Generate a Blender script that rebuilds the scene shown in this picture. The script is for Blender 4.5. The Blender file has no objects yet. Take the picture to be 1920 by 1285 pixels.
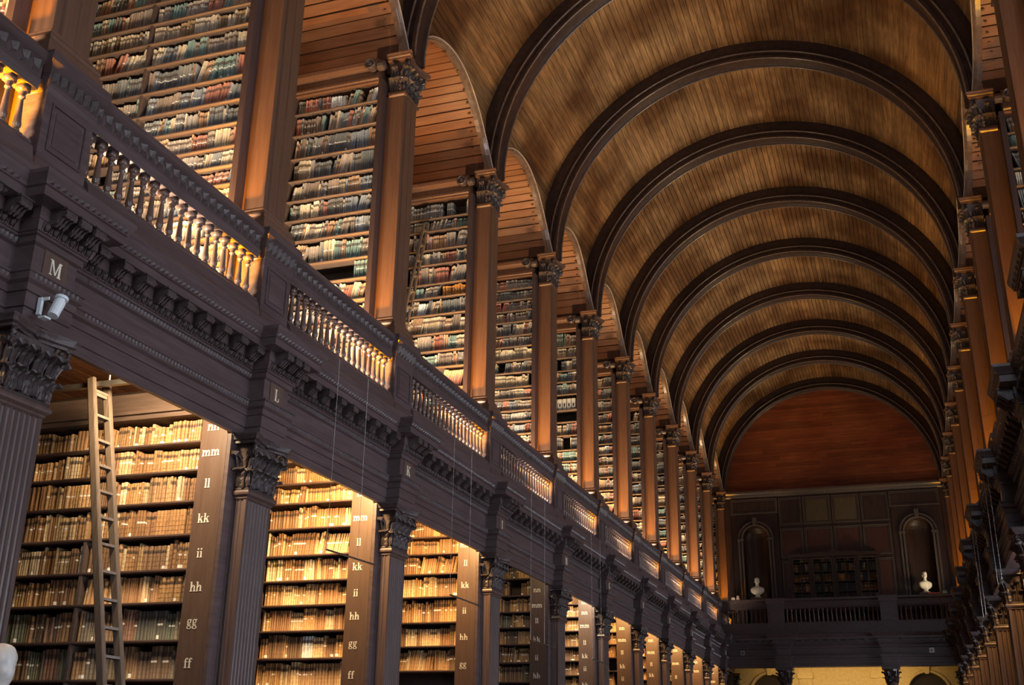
import bpy, math, random
import numpy as np
from mathutils import Matrix, Vector
random.seed(7)
RND = random.Random(11)
PI = math.pi
scn = bpy.context.scene
COL = scn.collection

# ------------------------------------------------------------------ camera
YK = {-2: -7.86, -1: -3.93, 0: 0.0, 1: 3.927, 2: 7.872, 3: 12.209, 4: 16.503, 5: 20.38, 6: 24.292,
      7: 28.078, 8: 32.0, 9: 35.868, 10: 39.556, 11: 43.4}
YK = {k: v + .03 for k, v in YK.items()}
cd = bpy.data.cameras.new('camera')
cd.sensor_width = 36; cd.lens = 2078.419 * 36 / 1920; cd.clip_end = 200
cam = bpy.data.objects.new('camera', cd); COL.objects.link(cam); scn.camera = cam
yaw, pitch, roll = math.radians(-19.229), math.radians(20.53), math.radians(0.778)
fw = Vector((math.sin(yaw) * math.cos(pitch), math.cos(yaw) * math.cos(pitch), math.sin(pitch)))
rt = Vector((math.cos(yaw), -math.sin(yaw), 0)); up = rt.cross(fw)
r2 = rt * math.cos(roll) + up * math.sin(roll); u2 = up * math.cos(roll) - rt * math.sin(roll)
cam.matrix_world = Matrix(((r2.x, u2.x, -fw.x, 2.509), (r2.y, u2.y, -fw.y, -7.31), (r2.z, u2.z, -fw.z, 1.6), (0, 0, 0, 1)))

# ------------------------------------------------------------------ world, light, exposure
scn.view_settings.view_transform = 'Standard'
scn.view_settings.look = 'None'
scn.view_settings.gamma = 1.0
scn.view_settings.use_curve_mapping = False
scn.view_settings.exposure = 0.0
w = bpy.data.worlds.new('world'); scn.world = w; w.use_nodes = True
w.node_tree.nodes['Background'].inputs[0].default_value = (0.45, 0.55, 0.75, 1)
w.node_tree.nodes['Background'].inputs[1].default_value = 0.10

def lamp(kind, loc, power, color, size=.3, sy=None, to=None, spread=None, name='lamp_light'):
    d = bpy.data.lights.new(name, kind); d.energy = power; d.color = color
    if kind == 'AREA':
        d.shape = 'RECTANGLE'; d.size = size; d.size_y = sy or size
        if spread: d.spread = math.radians(spread)
    elif kind == 'POINT': d.shadow_soft_size = size
    o = bpy.data.objects.new(name, d); COL.objects.link(o); o.location = loc
    if to is not None:
        o.rotation_euler = (Vector(to) - Vector(loc)).to_track_quat('-Z', 'Y').to_euler()
    return o

COOL = (0.84, 0.87, 1.0); WARM = (1.0, 0.56, 0.2); WARMW = (1.0, 0.72, 0.42); AMBER = (1.0, 0.48, 0.1)
# daylight through the tall windows of the side opposite the ladder
for k in range(-1, 10):
    ym = (YK[k] + YK[k + 1]) / 2
    lamp('AREA', (8.35, ym, 9.6), 110, COOL, 1.5, 3.6, (0, ym, 9.0), name='daylight')
    lamp('AREA', (8.35, ym, 3.0), 300, COOL, 1.5, 3.0, (0, ym, 3.6), name='daylight')
# cool fill light added high behind the visitor, in a made-up near-end window
lamp('AREA', (3.0, -11.8, 8.5), 720, COOL, 3.5, 6.0, (-4.6, 6, 6.0), name='daylight')
# warm lamps in the lower alcoves (index = pier whose case they light)
LOW = {-1: (60, WARM), 0: (60, WARM), 1: (130, WARMW), 2: (215, (1, .62, .27)), 3: (150, (1, .58, .22)), 4: (10, WARMW), 5: (85, (1, .76, .5)),
       6: (85, WARM), 7: (90, WARM), 8: (90, WARM), 9: (90, WARM), 10: (90, WARM)}
for k, (p, c) in LOW.items():
    lamp('AREA', (-5.08, YK[k] - 1.7, 5.66), p * 1.0, c, .28, .28, (-5.7, YK[k] - .4, 4.1), name='alcove_lamp')
for k in range(1, 11):
    lamp('AREA', (5.02, YK[k] - 1.6, 5.55), 60, (1, .55, .18), .25, .25, (4.8, YK[k] - .3, 3.0), name='alcove_lamp')
# warm lamps standing on the gallery floor behind the balustrade
UPP = {0: 60, 1: 75, 2: 95, 3: 85, 4: 85, 5: 80, 6: 80, 7: 70, 8: 75, 9: 75, 10: 75, 11: 20}
for k, p in UPP.items():
    lamp('AREA', (-5.55, YK[k] - 2.0, 6.5), p * 3.6, (1, .74, .48), .7, .3, (-5.85, YK[k] - .3, 10.2), name='gallery_lamp')
    for sd in (-1, 1):
        if sd < 0 or k > 1: lamp('AREA', (sd * 5.02, YK[k] - .86, 6.5), 85 if sd < 0 else 60, (1, .40, .0), .12, .12, (sd * 4.9, YK[k] - .27, 8.9), spread=80, name='pillar_lamp')
    if k > 1: lamp('AREA', (5.3, YK[k] - 1.5, 6.5), p * .5, AMBER, .7, .3, (5.3, YK[k] - .3, 9.2), name='gallery_lamp')
# lamps on the cornice and book-case tops that wash the barrel vault
for k in range(0, 11):
    ym = (YK[k] + YK[k + 1]) / 2
    lamp('AREA', (4.9, ym, 7.95), 52, (1, .74, .42), 1.2, .3, (-3.2, ym, 16.9), spread=110, name='vault_lamp')
    lamp('AREA', (-5.9, ym, 12.3), 7, (1, .6, .3), .8, .3, (-6.0, ym + 1.2, 14.2), name='vault_lamp')
    lamp('AREA', (-4.9, ym, 7.95), 9, (1, .72, .4), 1.2, .3, (3.0, ym, 17.0), spread=110, name='vault_lamp')
    lamp('AREA', (5.9, ym, 12.3), 5, (1, .6, .3), .8, .3, (6.0, ym + 1.2, 14.2), name='vault_lamp')

# ------------------------------------------------------------------ materials
def nodes_of(name):
    m = bpy.data.materials.new(name); m.use_nodes = True
    nt = m.node_tree; return m, nt, nt.nodes['Principled BSDF']

def N(nt, t, **kw):
    n = nt.nodes.new(t)
    for k, v in kw.items(): setattr(n, k, v)
    return n

def wood(name, c1, c2, rough=.45, stretch=(6, 6, .8), spec=.5, bump=.15, vary=.25, attr=False, patch=0.0, scale=1.0):
    m, nt, b = nodes_of(name); L = nt.links.new
    tc = N(nt, 'ShaderNodeTexCoord'); oi = N(nt, 'ShaderNodeObjectInfo'); geo = N(nt, 'ShaderNodeNewGeometry')
    add = N(nt, 'ShaderNodeVectorMath', operation='ADD')
    sc_ = N(nt, 'ShaderNodeVectorMath', operation='SCALE'); sc_.inputs['Scale'].default_value = 37.0
    cx = N(nt, 'ShaderNodeCombineXYZ')
    L(oi.outputs['Random'], cx.inputs[0]); L(oi.outputs['Random'], cx.inputs[2]); L(cx.outputs[0], sc_.inputs[0])
    L(geo.outputs['Position'], add.inputs[0]); L(sc_.outputs[0], add.inputs[1])
    mp = N(nt, 'ShaderNodeMapping'); mp.inputs['Scale'].default_value = tuple(v * scale for v in stretch); L(add.outputs[0], mp.inputs[0])
    no = N(nt, 'ShaderNodeTexNoise'); no.inputs['Scale'].default_value = 3.0; no.inputs['Detail'].default_value = 6; no.inputs['Roughness'].default_value = .65
    L(mp.outputs[0], no.inputs['Vector'])
    rp = N(nt, 'ShaderNodeValToRGB'); rp.color_ramp.elements[0].position = .32; rp.color_ramp.elements[1].position = .7
    rp.color_ramp.elements[0].color = (*c2, 1); rp.color_ramp.elements[1].color = (*c1, 1)
    L(no.outputs[0], rp.inputs[0])
    # per piece tone
    rv = oi.outputs['Random']
    if attr:
        at = N(nt, 'ShaderNodeAttribute'); at.attribute_name = 'Col'
        ad = N(nt, 'ShaderNodeMath', operation='ADD'); L(rv, ad.inputs[0]); L(at.outputs['Fac'], ad.inputs[1])
        fr = N(nt, 'ShaderNodeMath', operation='FRACT'); L(ad.outputs[0], fr.inputs[0]); rv = fr.outputs[0]
    mr = N(nt, 'ShaderNodeMapRange'); mr.inputs[3].default_value = 1 - vary; mr.inputs[4].default_value = 1 + vary; L(rv, mr.inputs[0])
    hs = N(nt, 'ShaderNodeHueSaturation'); L(mr.outputs[0], hs.inputs['Value']); L(rp.outputs[0], hs.inputs['Color'])
    out = hs.outputs[0]
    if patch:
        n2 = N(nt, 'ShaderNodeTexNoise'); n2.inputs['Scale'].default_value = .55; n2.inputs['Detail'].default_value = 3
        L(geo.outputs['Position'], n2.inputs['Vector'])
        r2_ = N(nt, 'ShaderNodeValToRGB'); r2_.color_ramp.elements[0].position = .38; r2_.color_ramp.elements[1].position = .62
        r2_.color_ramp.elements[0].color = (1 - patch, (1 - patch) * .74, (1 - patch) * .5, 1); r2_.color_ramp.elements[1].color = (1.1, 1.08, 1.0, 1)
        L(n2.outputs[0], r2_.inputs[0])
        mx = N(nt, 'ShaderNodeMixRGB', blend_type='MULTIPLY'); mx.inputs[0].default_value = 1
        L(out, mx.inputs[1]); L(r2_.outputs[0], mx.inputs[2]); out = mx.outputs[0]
    L(out, b.inputs['Base Color'])
    b.inputs['Roughness'].default_value = rough
    b.inputs['Specular IOR Level'].default_value = spec
    if bump:
        bp = N(nt, 'ShaderNodeBump'); bp.inputs['Strength'].default_value = bump; bp.inputs['Distance'].default_value = .01
        L(no.outputs[0], bp.inputs['Height']); L(bp.outputs[0], b.inputs['Normal'])
    return m

def plain(name, c, rough=.5, metal=0, noise=.15, emit=None, estr=0):
    m, nt, b = nodes_of(name); L = nt.links.new
    geo = N(nt, 'ShaderNodeNewGeometry'); no = N(nt, 'ShaderNodeTexNoise'); no.inputs['Scale'].default_value = 9
    no.inputs['Detail'].default_value = 5; L(geo.outputs['Position'], no.inputs['Vector'])
    rp = N(nt, 'ShaderNodeValToRGB')
    rp.color_ramp.elements[0].position = .3; rp.color_ramp.elements[1].position = .7
    rp.color_ramp.elements[0].color = (*[v * (1 - noise) for v in c], 1); rp.color_ramp.elements[1].color = (*[min(1, v * (1 + noise)) for v in c], 1)
    L(no.outputs[0], rp.inputs[0]); L(rp.outputs[0], b.inputs['Base Color'])
    b.inputs['Roughness'].default_value = rough; b.inputs['Metallic'].default_value = metal
    if emit: b.inputs['Emission Color'].default_value = (*emit, 1); b.inputs['Emission Strength'].default_value = estr
    return m

def book_mat():
    m, nt, b = nodes_of('book_leather'); L = nt.links.new
    at = N(nt, 'ShaderNodeAttribute'); at.attribute_name = 'Col'
    h = N(nt, 'ShaderNodeAttribute'); h.attribute_name = 'Hgt'
    def M(op, a, b_=None, c=None):
        n = N(nt, 'ShaderNodeMath', operation=op)
        for i, v in enumerate((a, b_, c)):
            if v is None: continue
            if isinstance(v, (int, float)): n.inputs[i].default_value = v
            else: L(v, n.inputs[i])
        return n.outputs[0]
    H = h.outputs['Fac']; A = at.outputs['Alpha']
    def band(lo, hi): return M('MULTIPLY', M('GREATER_THAN', H, lo), M('LESS_THAN', H, hi))
    # raised bands, title label, shelfmark slip
    fr = M('FRACT', M('MULTIPLY', H, 6.0))
    bands = M('MULTIPLY', M('LESS_THAN', fr, .13), M('GREATER_THAN', A, .45))
    tit = M('MULTIPLY', band(.68, .82), M('GREATER_THAN', M('FRACT', M('MULTIPLY', A, 7.3)), .35))
    slip = M('MULTIPLY', band(.50, .565), M('GREATER_THAN', M('FRACT', M('MULTIPLY', A, 13.7)), .72))
    foot = M('MULTIPLY', band(.04, .17), M('GREATER_THAN', M('FRACT', M('MULTIPLY', A, 29.3)), .93))
    pap = M('MAXIMUM', slip, foot)
    def mix(fac, a, bcol, mode='MIX'):
        n = N(nt, 'ShaderNodeMixRGB', blend_type=mode); L(fac, n.inputs[0]); L(a, n.inputs[1])
        n.inputs[2].default_value = (*bcol, 1); return n.outputs[0]
    geo = N(nt, 'ShaderNodeNewGeometry'); no = N(nt, 'ShaderNodeTexNoise'); no.inputs['Scale'].default_value = 26; no.inputs['Detail'].default_value = 4
    L(geo.outputs['Position'], no.inputs['Vector'])
    c = mix(M('MULTIPLY', M('GREATER_THAN', no.outputs[0], .56), .28), at.outputs['Color'], (.12, .07, .035))
    c = mix(M('MULTIPLY', bands, .3), c, (.2, .12, .06), 'MULTIPLY')
    c = mix(M('MULTIPLY', tit, .85), c, (.06, .04, .03))
    c = mix(pap, c, (.85, .82, .74))
    L(c, b.inputs['Base Color']); b.inputs['Roughness'].default_value = .6
    bp = N(nt, 'ShaderNodeBump'); bp.inputs['Strength'].default_value = .5; bp.inputs['Distance'].default_value = .006
    L(bands, bp.inputs['Height']); L(bp.outputs[0], b.inputs['Normal'])
    return m

M_FAC = wood('dark_oak_facade', (.115, .082, .082), (.068, .047, .047), .36, (2, .5, 6), bump=.1, vary=.08)
M_CARV = wood('dark_carved_oak', (.10, .078, .074), (.045, .032, .03), .36, (9, 9, 9), bump=.3, vary=.1)
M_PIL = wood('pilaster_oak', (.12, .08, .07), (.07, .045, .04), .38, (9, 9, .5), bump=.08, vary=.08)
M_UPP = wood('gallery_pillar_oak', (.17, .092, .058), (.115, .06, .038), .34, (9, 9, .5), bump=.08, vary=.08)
M_CASE = wood('bookcase_oak', (.105, .066, .056), (.065, .04, .035), .45, (1, 9, 9), bump=.08, vary=.1)
M_PANEL = wood('lettered_panel_oak', (.13, .082, .06), (.095, .058, .043), .42, (9, 9, .6), bump=.05, vary=.1)
M_SHELF = wood('shelf_oak', (.15, .105, .085), (.095, .065, .052), .5, (.8, 9, 9), bump=.08, vary=.12)
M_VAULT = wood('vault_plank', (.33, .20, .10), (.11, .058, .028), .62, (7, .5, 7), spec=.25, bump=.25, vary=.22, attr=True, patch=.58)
M_RIB = wood('rib_oak', (.06, .036, .03), (.026, .014, .012), .35, (3, 3, 3), bump=.08, vary=.08)
M_RIM = wood('rim_oak', (.19, .135, .11), (.10, .07, .058), .24, (3, 3, 3), spec=.8, bump=.05, vary=.08)  # glossy oak, base colour lightened to help the rim's highlight show
M_BEAD = plain('highlight_bead', (.42, .36, .32), .2, noise=.1)  # pale base colour paints in the white highlight along the rim
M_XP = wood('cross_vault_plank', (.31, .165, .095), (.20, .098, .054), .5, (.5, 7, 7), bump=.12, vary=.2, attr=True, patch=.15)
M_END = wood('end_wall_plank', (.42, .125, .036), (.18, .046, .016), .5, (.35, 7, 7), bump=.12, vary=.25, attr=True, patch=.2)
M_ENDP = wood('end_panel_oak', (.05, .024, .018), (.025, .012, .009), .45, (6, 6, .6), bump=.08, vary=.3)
M_ENDF = wood('end_frame_oak', (.13, .10, .085), (.08, .06, .052), .4, (6, 6, .6), bump=.05, vary=.1)
M_ENDG = wood('end_panel_olive', (.10, .075, .04), (.075, .055, .03), .45, (6, 6, .6), bump=.05, vary=.1)
M_ENDR = wood('end_panel_red', (.085, .028, .018), (.05, .016, .01), .45, (6, 6, .6), bump=.05, vary=.15)
M_STILE = wood('stile_oak', (.075, .05, .05), (.05, .032, .032), .45, (9, 9, .5), bump=.05, vary=.08)
M_BACK = wood('dark_backing', (.05, .032, .022), (.03, .02, .014), .7, (5, 5, 5), bump=0)
M_FLOOR = wood('floor_board', (.16, .09, .05), (.09, .05, .03), .35, (7, .5, 7), bump=.1, vary=.2)
M_LADDER = wood('ladder_ash', (.17, .13, .10), (.10, .075, .055), .45, (9, 9, .7), bump=.1, vary=.05)
M_GILT = plain('pale_gilt_paint', (.8, .74, .6), .45, noise=.08)
M_MARB = plain('white_marble', (.72, .72, .68), .35, noise=.06)
M_WHITE = plain('white_enamel', (.8, .88, .9), .35, noise=.03)
M_METAL = plain('dull_steel', (.35, .33, .3), .35, .9)
M_STONE = plain('cream_plaster', (.62, .44, .19), .6, noise=.12)
M_PANE = plain('daylit_pane', (.6, .7, .8), .3, emit=(.6, .78, 1), estr=1.2)
M_BOOK = book_mat()
M_RED = plain('red_indicator', (.6, .02, .05), .4, emit=(1, .03, .08), estr=1.5)

# ------------------------------------------------------------------ mesh helper
class MB:
    def __init__(s, side=1, oy=0.0):
        s.v = []; s.f = []; s.sd = side; s.oy = oy; s.c = []; s.cur = 0.0
    def add(s, pts, faces):
        n = len(s.v)
        s.v.extend((s.sd * p[0], p[1] + s.oy, p[2]) for p in pts)
        s.f.extend(tuple(i + n for i in f) for f in faces); s.c.extend([s.cur] * len(pts))
    def box(s, x0, x1, y0, y1, z0, z1):
        s.add([(x0, y0, z0), (x1, y0, z0), (x1, y1, z0), (x0, y1, z0), (x0, y0, z1), (x1, y0, z1), (x1, y1, z1), (x0, y1, z1)],
              [(0, 3, 2, 1), (4, 5, 6, 7), (0, 1, 5, 4), (1, 2, 6, 5), (2, 3, 7, 6), (3, 0, 4, 7)])
    def prism(s, poly, fn, a, b):
        n = len(poly)
        s.add([fn(p, a) for p in poly] + [fn(p, b) for p in poly],
              [tuple(range(n)), tuple(range(2 * n - 1, n - 1, -1))] + [(i, (i + 1) % n, n + (i + 1) % n, n + i) for i in range(n)])
    def py(s, poly, y0, y1): s.prism(poly, lambda p, t: (p[0], t, p[1]), y0, y1)      # poly (w,z)
    def px(s, poly, x0, x1): s.prism(poly, lambda p, t: (t, p[0], p[1]), x0, x1)      # poly (y,z)
    def pz(s, poly, z0, z1): s.prism(poly, lambda p, t: (p[0], p[1], t), z0, z1)      # poly (w,y)
    def loft(s, loops, close=True):
        n = len(loops[0]); base = len(s.v); pts = [p for l in loops for p in l]; fs = []
        for j in range(len(loops) - 1):
            for i in range(n if close else n - 1):
                fs.append((j * n + i, j * n + (i + 1) % n, (j + 1) * n + (i + 1) % n, (j + 1) * n + i))
        if close: fs += [tuple(range(n)), tuple(range(len(pts) - 1, len(pts) - n - 1, -1))]
        s.add(pts, fs)
    def steps(s, lv, wf, wb, hy, yc=0.0):
        # lv: list of (projection, z): mouldings that return round three sides of a block
        s.loft([[(wb, yc - hy - p, z), (wf - p, yc - hy - p, z), (wf - p, yc + hy + p, z), (wb, yc + hy + p, z)] for p, z in lv])
    def tube(s, pts, rad, n=6):
        loops = []
        for i, p in enumerate(pts):
            p = Vector(p); a = Vector(pts[max(0, i - 1)]); b = Vector(pts[min(len(pts) - 1, i + 1)])
            t = (b - a).normalized(); h = Vector((0, 0, 1)) if abs(t.z) < .9 else Vector((0, 1, 0))
            u = t.cross(h).normalized(); v = u.cross(t); r = rad[i] if isinstance(rad, (list, tuple)) else rad
            loops.append([tuple(p + u * (r * math.cos(2 * PI * j / n)) + v * (r * math.sin(2 * PI * j / n))) for j in range(n)])
        s.loft(loops)
    def lathe(s, prof, c, n=8, sq=None):
        loops = []
        for r, z in prof:
            loops.append([(c[0] + r * math.cos(2 * PI * j / n + PI / n), c[1] + r * math.sin(2 * PI * j / n + PI / n), c[2] + z) for j in range(n)])
        s.loft(loops)
    def mesh(s, name, mat, smooth=False):
        me = bpy.data.meshes.new(name); me.from_pydata(s.v, [], s.f); me.materials.append(mat)
        if any(s.c):
            at = me.color_attributes.new('Col', 'FLOAT_COLOR', 'POINT')
            at.data.foreach_set('color', np.repeat(np.array(s.c, 'f'), 4))
        if smooth: me.polygons.foreach_set('use_smooth', [True] * len(me.polygons))
        me.update(); return me

def link(name, data, parent=None, loc=(0, 0, 0)):
    o = bpy.data.objects.new(name, data); COL.objects.link(o)
    if parent is not None:
        o.parent = parent
        pl = parent.get('_w', (0, 0, 0)); o.location = (loc[0] - pl[0], loc[1] - pl[1], loc[2] - pl[2])
    else: o.location = loc
    o['_w'] = tuple(loc)
    return o

def put(name, mb, mat, parent=None, loc=(0, 0, 0), smooth=False):
    return link(name, mb if isinstance(mb, bpy.types.Mesh) else mb.mesh(name, mat, smooth), parent, loc)

def tag(o, label=None, cat=None, group=None, kind=None):
    if label: o['label'] = label
    if cat: o['category'] = cat
    if group: o['group'] = group
    if kind: o['kind'] = kind
    return o

def thing(name, loc, label, cat, group=None):
    return tag(link(name, None, None, loc), label, cat, group)

ORD = ['zeroth', 'first', 'second', 'third', 'fourth', 'fifth', 'sixth', 'seventh', 'eighth', 'ninth', 'tenth', 'eleventh', 'twelfth', 'thirteenth',
       'fourteenth', 'fifteenth', 'sixteenth', 'seventeenth', 'eighteenth', 'nineteenth']
TENS = {20: 'twenty', 30: 'thirty', 40: 'forty', 50: 'fifty', 60: 'sixty', 70: 'seventy'}
TENTH = {20: 'twentieth', 30: 'thirtieth', 40: 'fortieth', 50: 'fiftieth', 60: 'sixtieth', 70: 'seventieth'}
def ordn(n):
    if n < 20: return ORD[n]
    t, u = n // 10 * 10, n % 10
    return TENTH[t] if u == 0 else TENS[t] + '-' + ORD[u]
SIDE = {-1: 'ladder side', 1: 'opposite the ladders'}
PLATE = {-2: 'O', -1: 'N', 0: 'M', 1: 'L', 2: 'K', 3: 'I', 4: 'H', 5: 'G', 6: 'F', 7: 'E', 8: 'D', 9: 'C', 10: 'B', 11: 'A'}
def whichpier(k, s):      # words that single one pier out
    n = 11 - k
    where = 'at the far end wall' if n == 0 else ordn(n) + ' before the far wall'
    return where + ', ' + SIDE[s]

# ------------------------------------------------------------------ glyphs (serif letters as flat polygons)
def R_(x0, y0, x1, y1): return [(x0, y0), (x1, y0), (x1, y1), (x0, y1)]
def arc(cx, cy, rx, ry, a0, a1, t, n=8, tx=None):
    tx = tx or t; o = []; i = []
    out = []
    for j in range(n):
        a = math.radians(a0 + (a1 - a0) * j / n); b = math.radians(a0 + (a1 - a0) * (j + 1) / n)
        def P(an, q): return (cx + (rx - q * tx) * math.cos(an), cy + (ry - q * t) * math.sin(an))
        out.append([P(a, 0), P(b, 0), P(b, 1), P(a, 1)])
    return out
def glyph(ch):      # returns polygons, advance; x-height 1
    if ch == 'i': return [R_(.12, 0, .34, 1), R_(0, 0, .46, .08), R_(0, .9, .2, 1), R_(.1, 1.22, .36, 1.46)], .56
    if ch == 'l': return [R_(.12, 0, .34, 1.5), R_(0, 0, .46, .08), R_(0, 1.4, .2, 1.5)], .56
    if ch == 'k': return [R_(.12, 0, .34, 1.5), R_(0, 0, .46, .08), R_(0, 1.4, .2, 1.5), [(.34, .38), (.34, .55), (.74, .95), (.86, .95)],
                          [(.46, .58), (.62, .72), (.95, .05), (.7, .05)], R_(.6, 0, 1.08, .08), R_(.6, .92, 1.0, 1)], 1.12
    if ch == 'n': return [R_(.12, 0, .34, 1), R_(0, 0, .44, .08), R_(0, .9, .2, 1), R_(.7, 0, .92, .7), R_(.6, 0, 1.04, .08)] + arc(.6, .62, .32, .38, 0, 180, .12, 6, .2), 1.1
    if ch == 'm': return [R_(.12, 0, .34, 1), R_(0, 0, .44, .08), R_(0, .9, .2, 1), R_(.66, 0, .88, .7), R_(.56, 0, .98, .08), R_(1.2, 0, 1.42, .7), R_(1.1, 0, 1.54, .08)] + arc(.58, .62, .3, .38, 0, 180, .12, 6, .2) + arc(1.12, .62, .3, .38, 0, 180, .12, 6, .2), 1.62
    if ch == 'h': return [R_(.12, 0, .34, 1.5), R_(0, 0, .44, .08), R_(0, 1.4, .2, 1.5), R_(.7, 0, .92, .7), R_(.6, 0, 1.04, .08)] + arc(.6, .62, .32, .38, 0, 180, .12, 6, .2), 1.12
    if ch == 'f': return [R_(.18, 0, .4, 1.2), R_(.04, 0, .56, .08), R_(0, .88, .62, .97), R_(.56, 1.24, .72, 1.4)] + arc(.46, 1.16, .28, .34, 40, 180, .1, 6, .2), .7
    if ch == 'g': return arc(.4, .68, .32, .32, 0, 360, .1, 12, .14) + arc(.42, -.18, .4, .28, 0, 360, .1, 12, .14) + [R_(.12, .14, .62, .26), R_(.6, .86, .84, .98), R_(.1, .16, .22, .42)], .92
    if ch == 'o': return arc(.42, .5, .42, .52, 0, 360, .08, 14, .2), .94
    if ch == 'M': return [R_(.12, 0, .2, 1.4), R_(0, 0, .34, .08), [(.1, 1.4), (.34, 1.4), (.78, .1), (.66, .1)], [(.66, .1), (.78, .1), (1.16, 1.4), (1.08, 1.4)], R_(1.08, 0, 1.3, 1.4), R_(.96, 0, 1.42, .08), R_(1.08, 1.32, 1.42, 1.4), R_(0, 1.32, .3, 1.4)], 1.42
    if ch == 'L': return [R_(.14, 0, .36, 1.4), R_(0, 0, .9, .08), R_(0, 1.32, .5, 1.4), [(.8, 0), (.9, 0), (.94, .42), (.86, .42)]], .94
    if ch == 'K': return [R_(.14, 0, .36, 1.4), R_(0, 0, .5, .08), R_(0, 1.32, .5, 1.4), [(.36, .5), (.36, .64), (.98, 1.34), (1.1, 1.34)], [(.52, .8), (.7, .9), (1.16, .05), (.9, .05)], R_(.8, 0, 1.26, .08), R_(.84, 1.32, 1.24, 1.4)], 1.26
    if ch == 'I': return [R_(.14, 0, .36, 1.4), R_(0, 0, .5, .08), R_(0, 1.32, .5, 1.4)], .5
    if ch == 'H': return [R_(.14, 0, .36, 1.4), R_(0, 0, .5, .08), R_(0, 1.32, .5, 1.4), R_(.84, 0, 1.06, 1.4), R_(.7, 0, 1.2, .08), R_(.7, 1.32, 1.2, 1.4), R_(.36, .66, .84, .74)], 1.2
    if ch == 'E': return [R_(.14, 0, .36, 1.4), R_(0, 0, .9, .08), R_(0, 1.32, .9, 1.4), R_(.36, .66, .7, .74), R_(.84, 0, .92, .36), R_(.84, 1.06, .92, 1.4)], .94
    if ch == 'F': return [R_(.14, 0, .36, 1.4), R_(0, 0, .5, .08), R_(0, 1.32, .9, 1.4), R_(.36, .66, .7, .74), R_(.84, 1.06, .92, 1.4)], .92
    if ch == 'D': return [R_(.14, 0, .36, 1.4), R_(0, 0, .5, .08), R_(0, 1.32, .5, 1.4)] + arc(.46, .7, .66, .7, -90, 90, .08, 10, .22), 1.14
    if ch == 'B': return [R_(.14, 0, .36, 1.4), R_(0, 0, .5, .08), R_(0, 1.32, .5, 1.4)] + arc(.46, 1.04, .46, .36, -90, 90, .08, 8, .2) + arc(.46, .36, .56, .38, -90, 90, .08, 8, .2), 1.06
    if ch == 'A': return [[(0, 0), (.1, 0), (.62, 1.4), (.54, 1.4)], [(.54, 1.4), (.66, 1.4), (1.22, 0), (.98, 0)], R_(.26, .42, .9, .5)], 1.22
    if ch in 'CGO':
        p = arc(.6, .7, .6, .72, 40 if ch != 'O' else 0, 320 if ch != 'O' else 360, .08, 14, .22)
        if ch == 'G': p.append(R_(.9, .1, 1.1, .62))
        return p, 1.24
    if ch == 'N': return [R_(.12, 0, .2, 1.4), R_(0, 0, .34, .08), [(.1, 1.4), (.3, 1.4), (1.1, 0), (.96, 0)], R_(1.02, 0, 1.1, 1.4), R_(.9, 1.32, 1.24, 1.4)], 1.24
    return [R_(0, 0, .5, 1)], .6
def word_mesh(txt, h, name='letter'):
    mb = MB(); x = 0; adv = []
    for ch in txt:
        ps, a = glyph(ch); adv.append((ps, a))
    tot = sum(a for _, a in adv); x = -tot / 2
    for ps, a in adv:
        for p in ps:
            mb.prism([((q[0] + x) * h, q[1] * h) for q in p], lambda q, t: (q[0], t, q[1]), 0, -.006)
        x += a
    return mb.mesh(name, M_GILT)
WORDS = {}
def word(txt, h):
    if (txt, h) not in WORDS: WORDS[(txt, h)] = word_mesh(txt, h)
    return WORDS[(txt, h)]

# ------------------------------------------------------------------ the setting: floor, outer walls
ZF = 6.42
mb = MB(); mb.box(-8.6, 8.6, -12, 45, -.2, -.03)
fl = tag(put('floor', mb, M_BACK), kind='structure')
mb = MB()
for i in range(57):
    mb.cur = (i * .37) % 1; x = -8.5 + i * .3
    mb.box(x, x + .29, -12, 44.5, -.03, 0.004 * (i % 2))
tag(put('floor_board', mb, M_FLOOR, fl), kind='stuff')
for s, nm in ((-1, 'wall_left'), (1, 'wall_right')):
    mb = MB(s); mb.box(8.5, 8.7, -12, 45, 0, 15.6)
    wl = tag(put(nm, mb, M_BACK), kind='structure')
    for k in range(-1, 11):
        ym = (YK[k] + YK[k + 1]) / 2
        for z0, z1 in ((1.2, 4.9), (7.6, 12.0)):
            wn = MB(s); 
            for a, b, c, d in ((-.75, -.65, z0, z1), (.65, .75, z0, z1), (-.65, .65, z0, z0 + .1), (-.65, .65, z1 - .1, z1), (-.03, .03, z0, z1)):
                wn.box(8.38, 8.5, ym + a, ym + b, c, d)
            for q in range(1, 5):
                zz = z0 + (z1 - z0) * q / 5; wn.box(8.41, 8.5, ym - .65, ym + .65, zz - .02, zz + .02)
            wo = tag(put('window_%d' % (k + 2 + (20 if z0 > 5 else 0) + (40 if s > 0 else 0)), wn, M_FAC), kind='structure')
            pn = MB(s); pn.box(8.47, 8.49, ym - .65, ym + .65, z0 + .1, z1 - .1)
            put('pane', pn, M_PANE if s > 0 else M_METAL, wo)
mb = MB(); mb.box(-8.6, 8.6, -12.2, -12, 0, 19); tag(put('wall_near', mb, M_BACK), kind='structure')
wn = MB()  # unseen window with glowing pane, added to house the near-end fill light
for x0, x1, z0, z1 in ((1.1, 1.25, 5.4, 11.6), (4.75, 4.9, 5.4, 11.6), (1.25, 4.75, 5.4, 5.5), (1.25, 4.75, 11.5, 11.6), (2.95, 3.05, 5.5, 11.5)): wn.box(x0, x1, -12, -11.85, z0, z1)
wo = tag(put('window_99', wn, M_FAC), kind='structure'); pn = MB(); pn.box(1.25, 4.75, -11.98, -11.95, 5.5, 11.5); put('pane', pn, M_PANE, wo)
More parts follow.
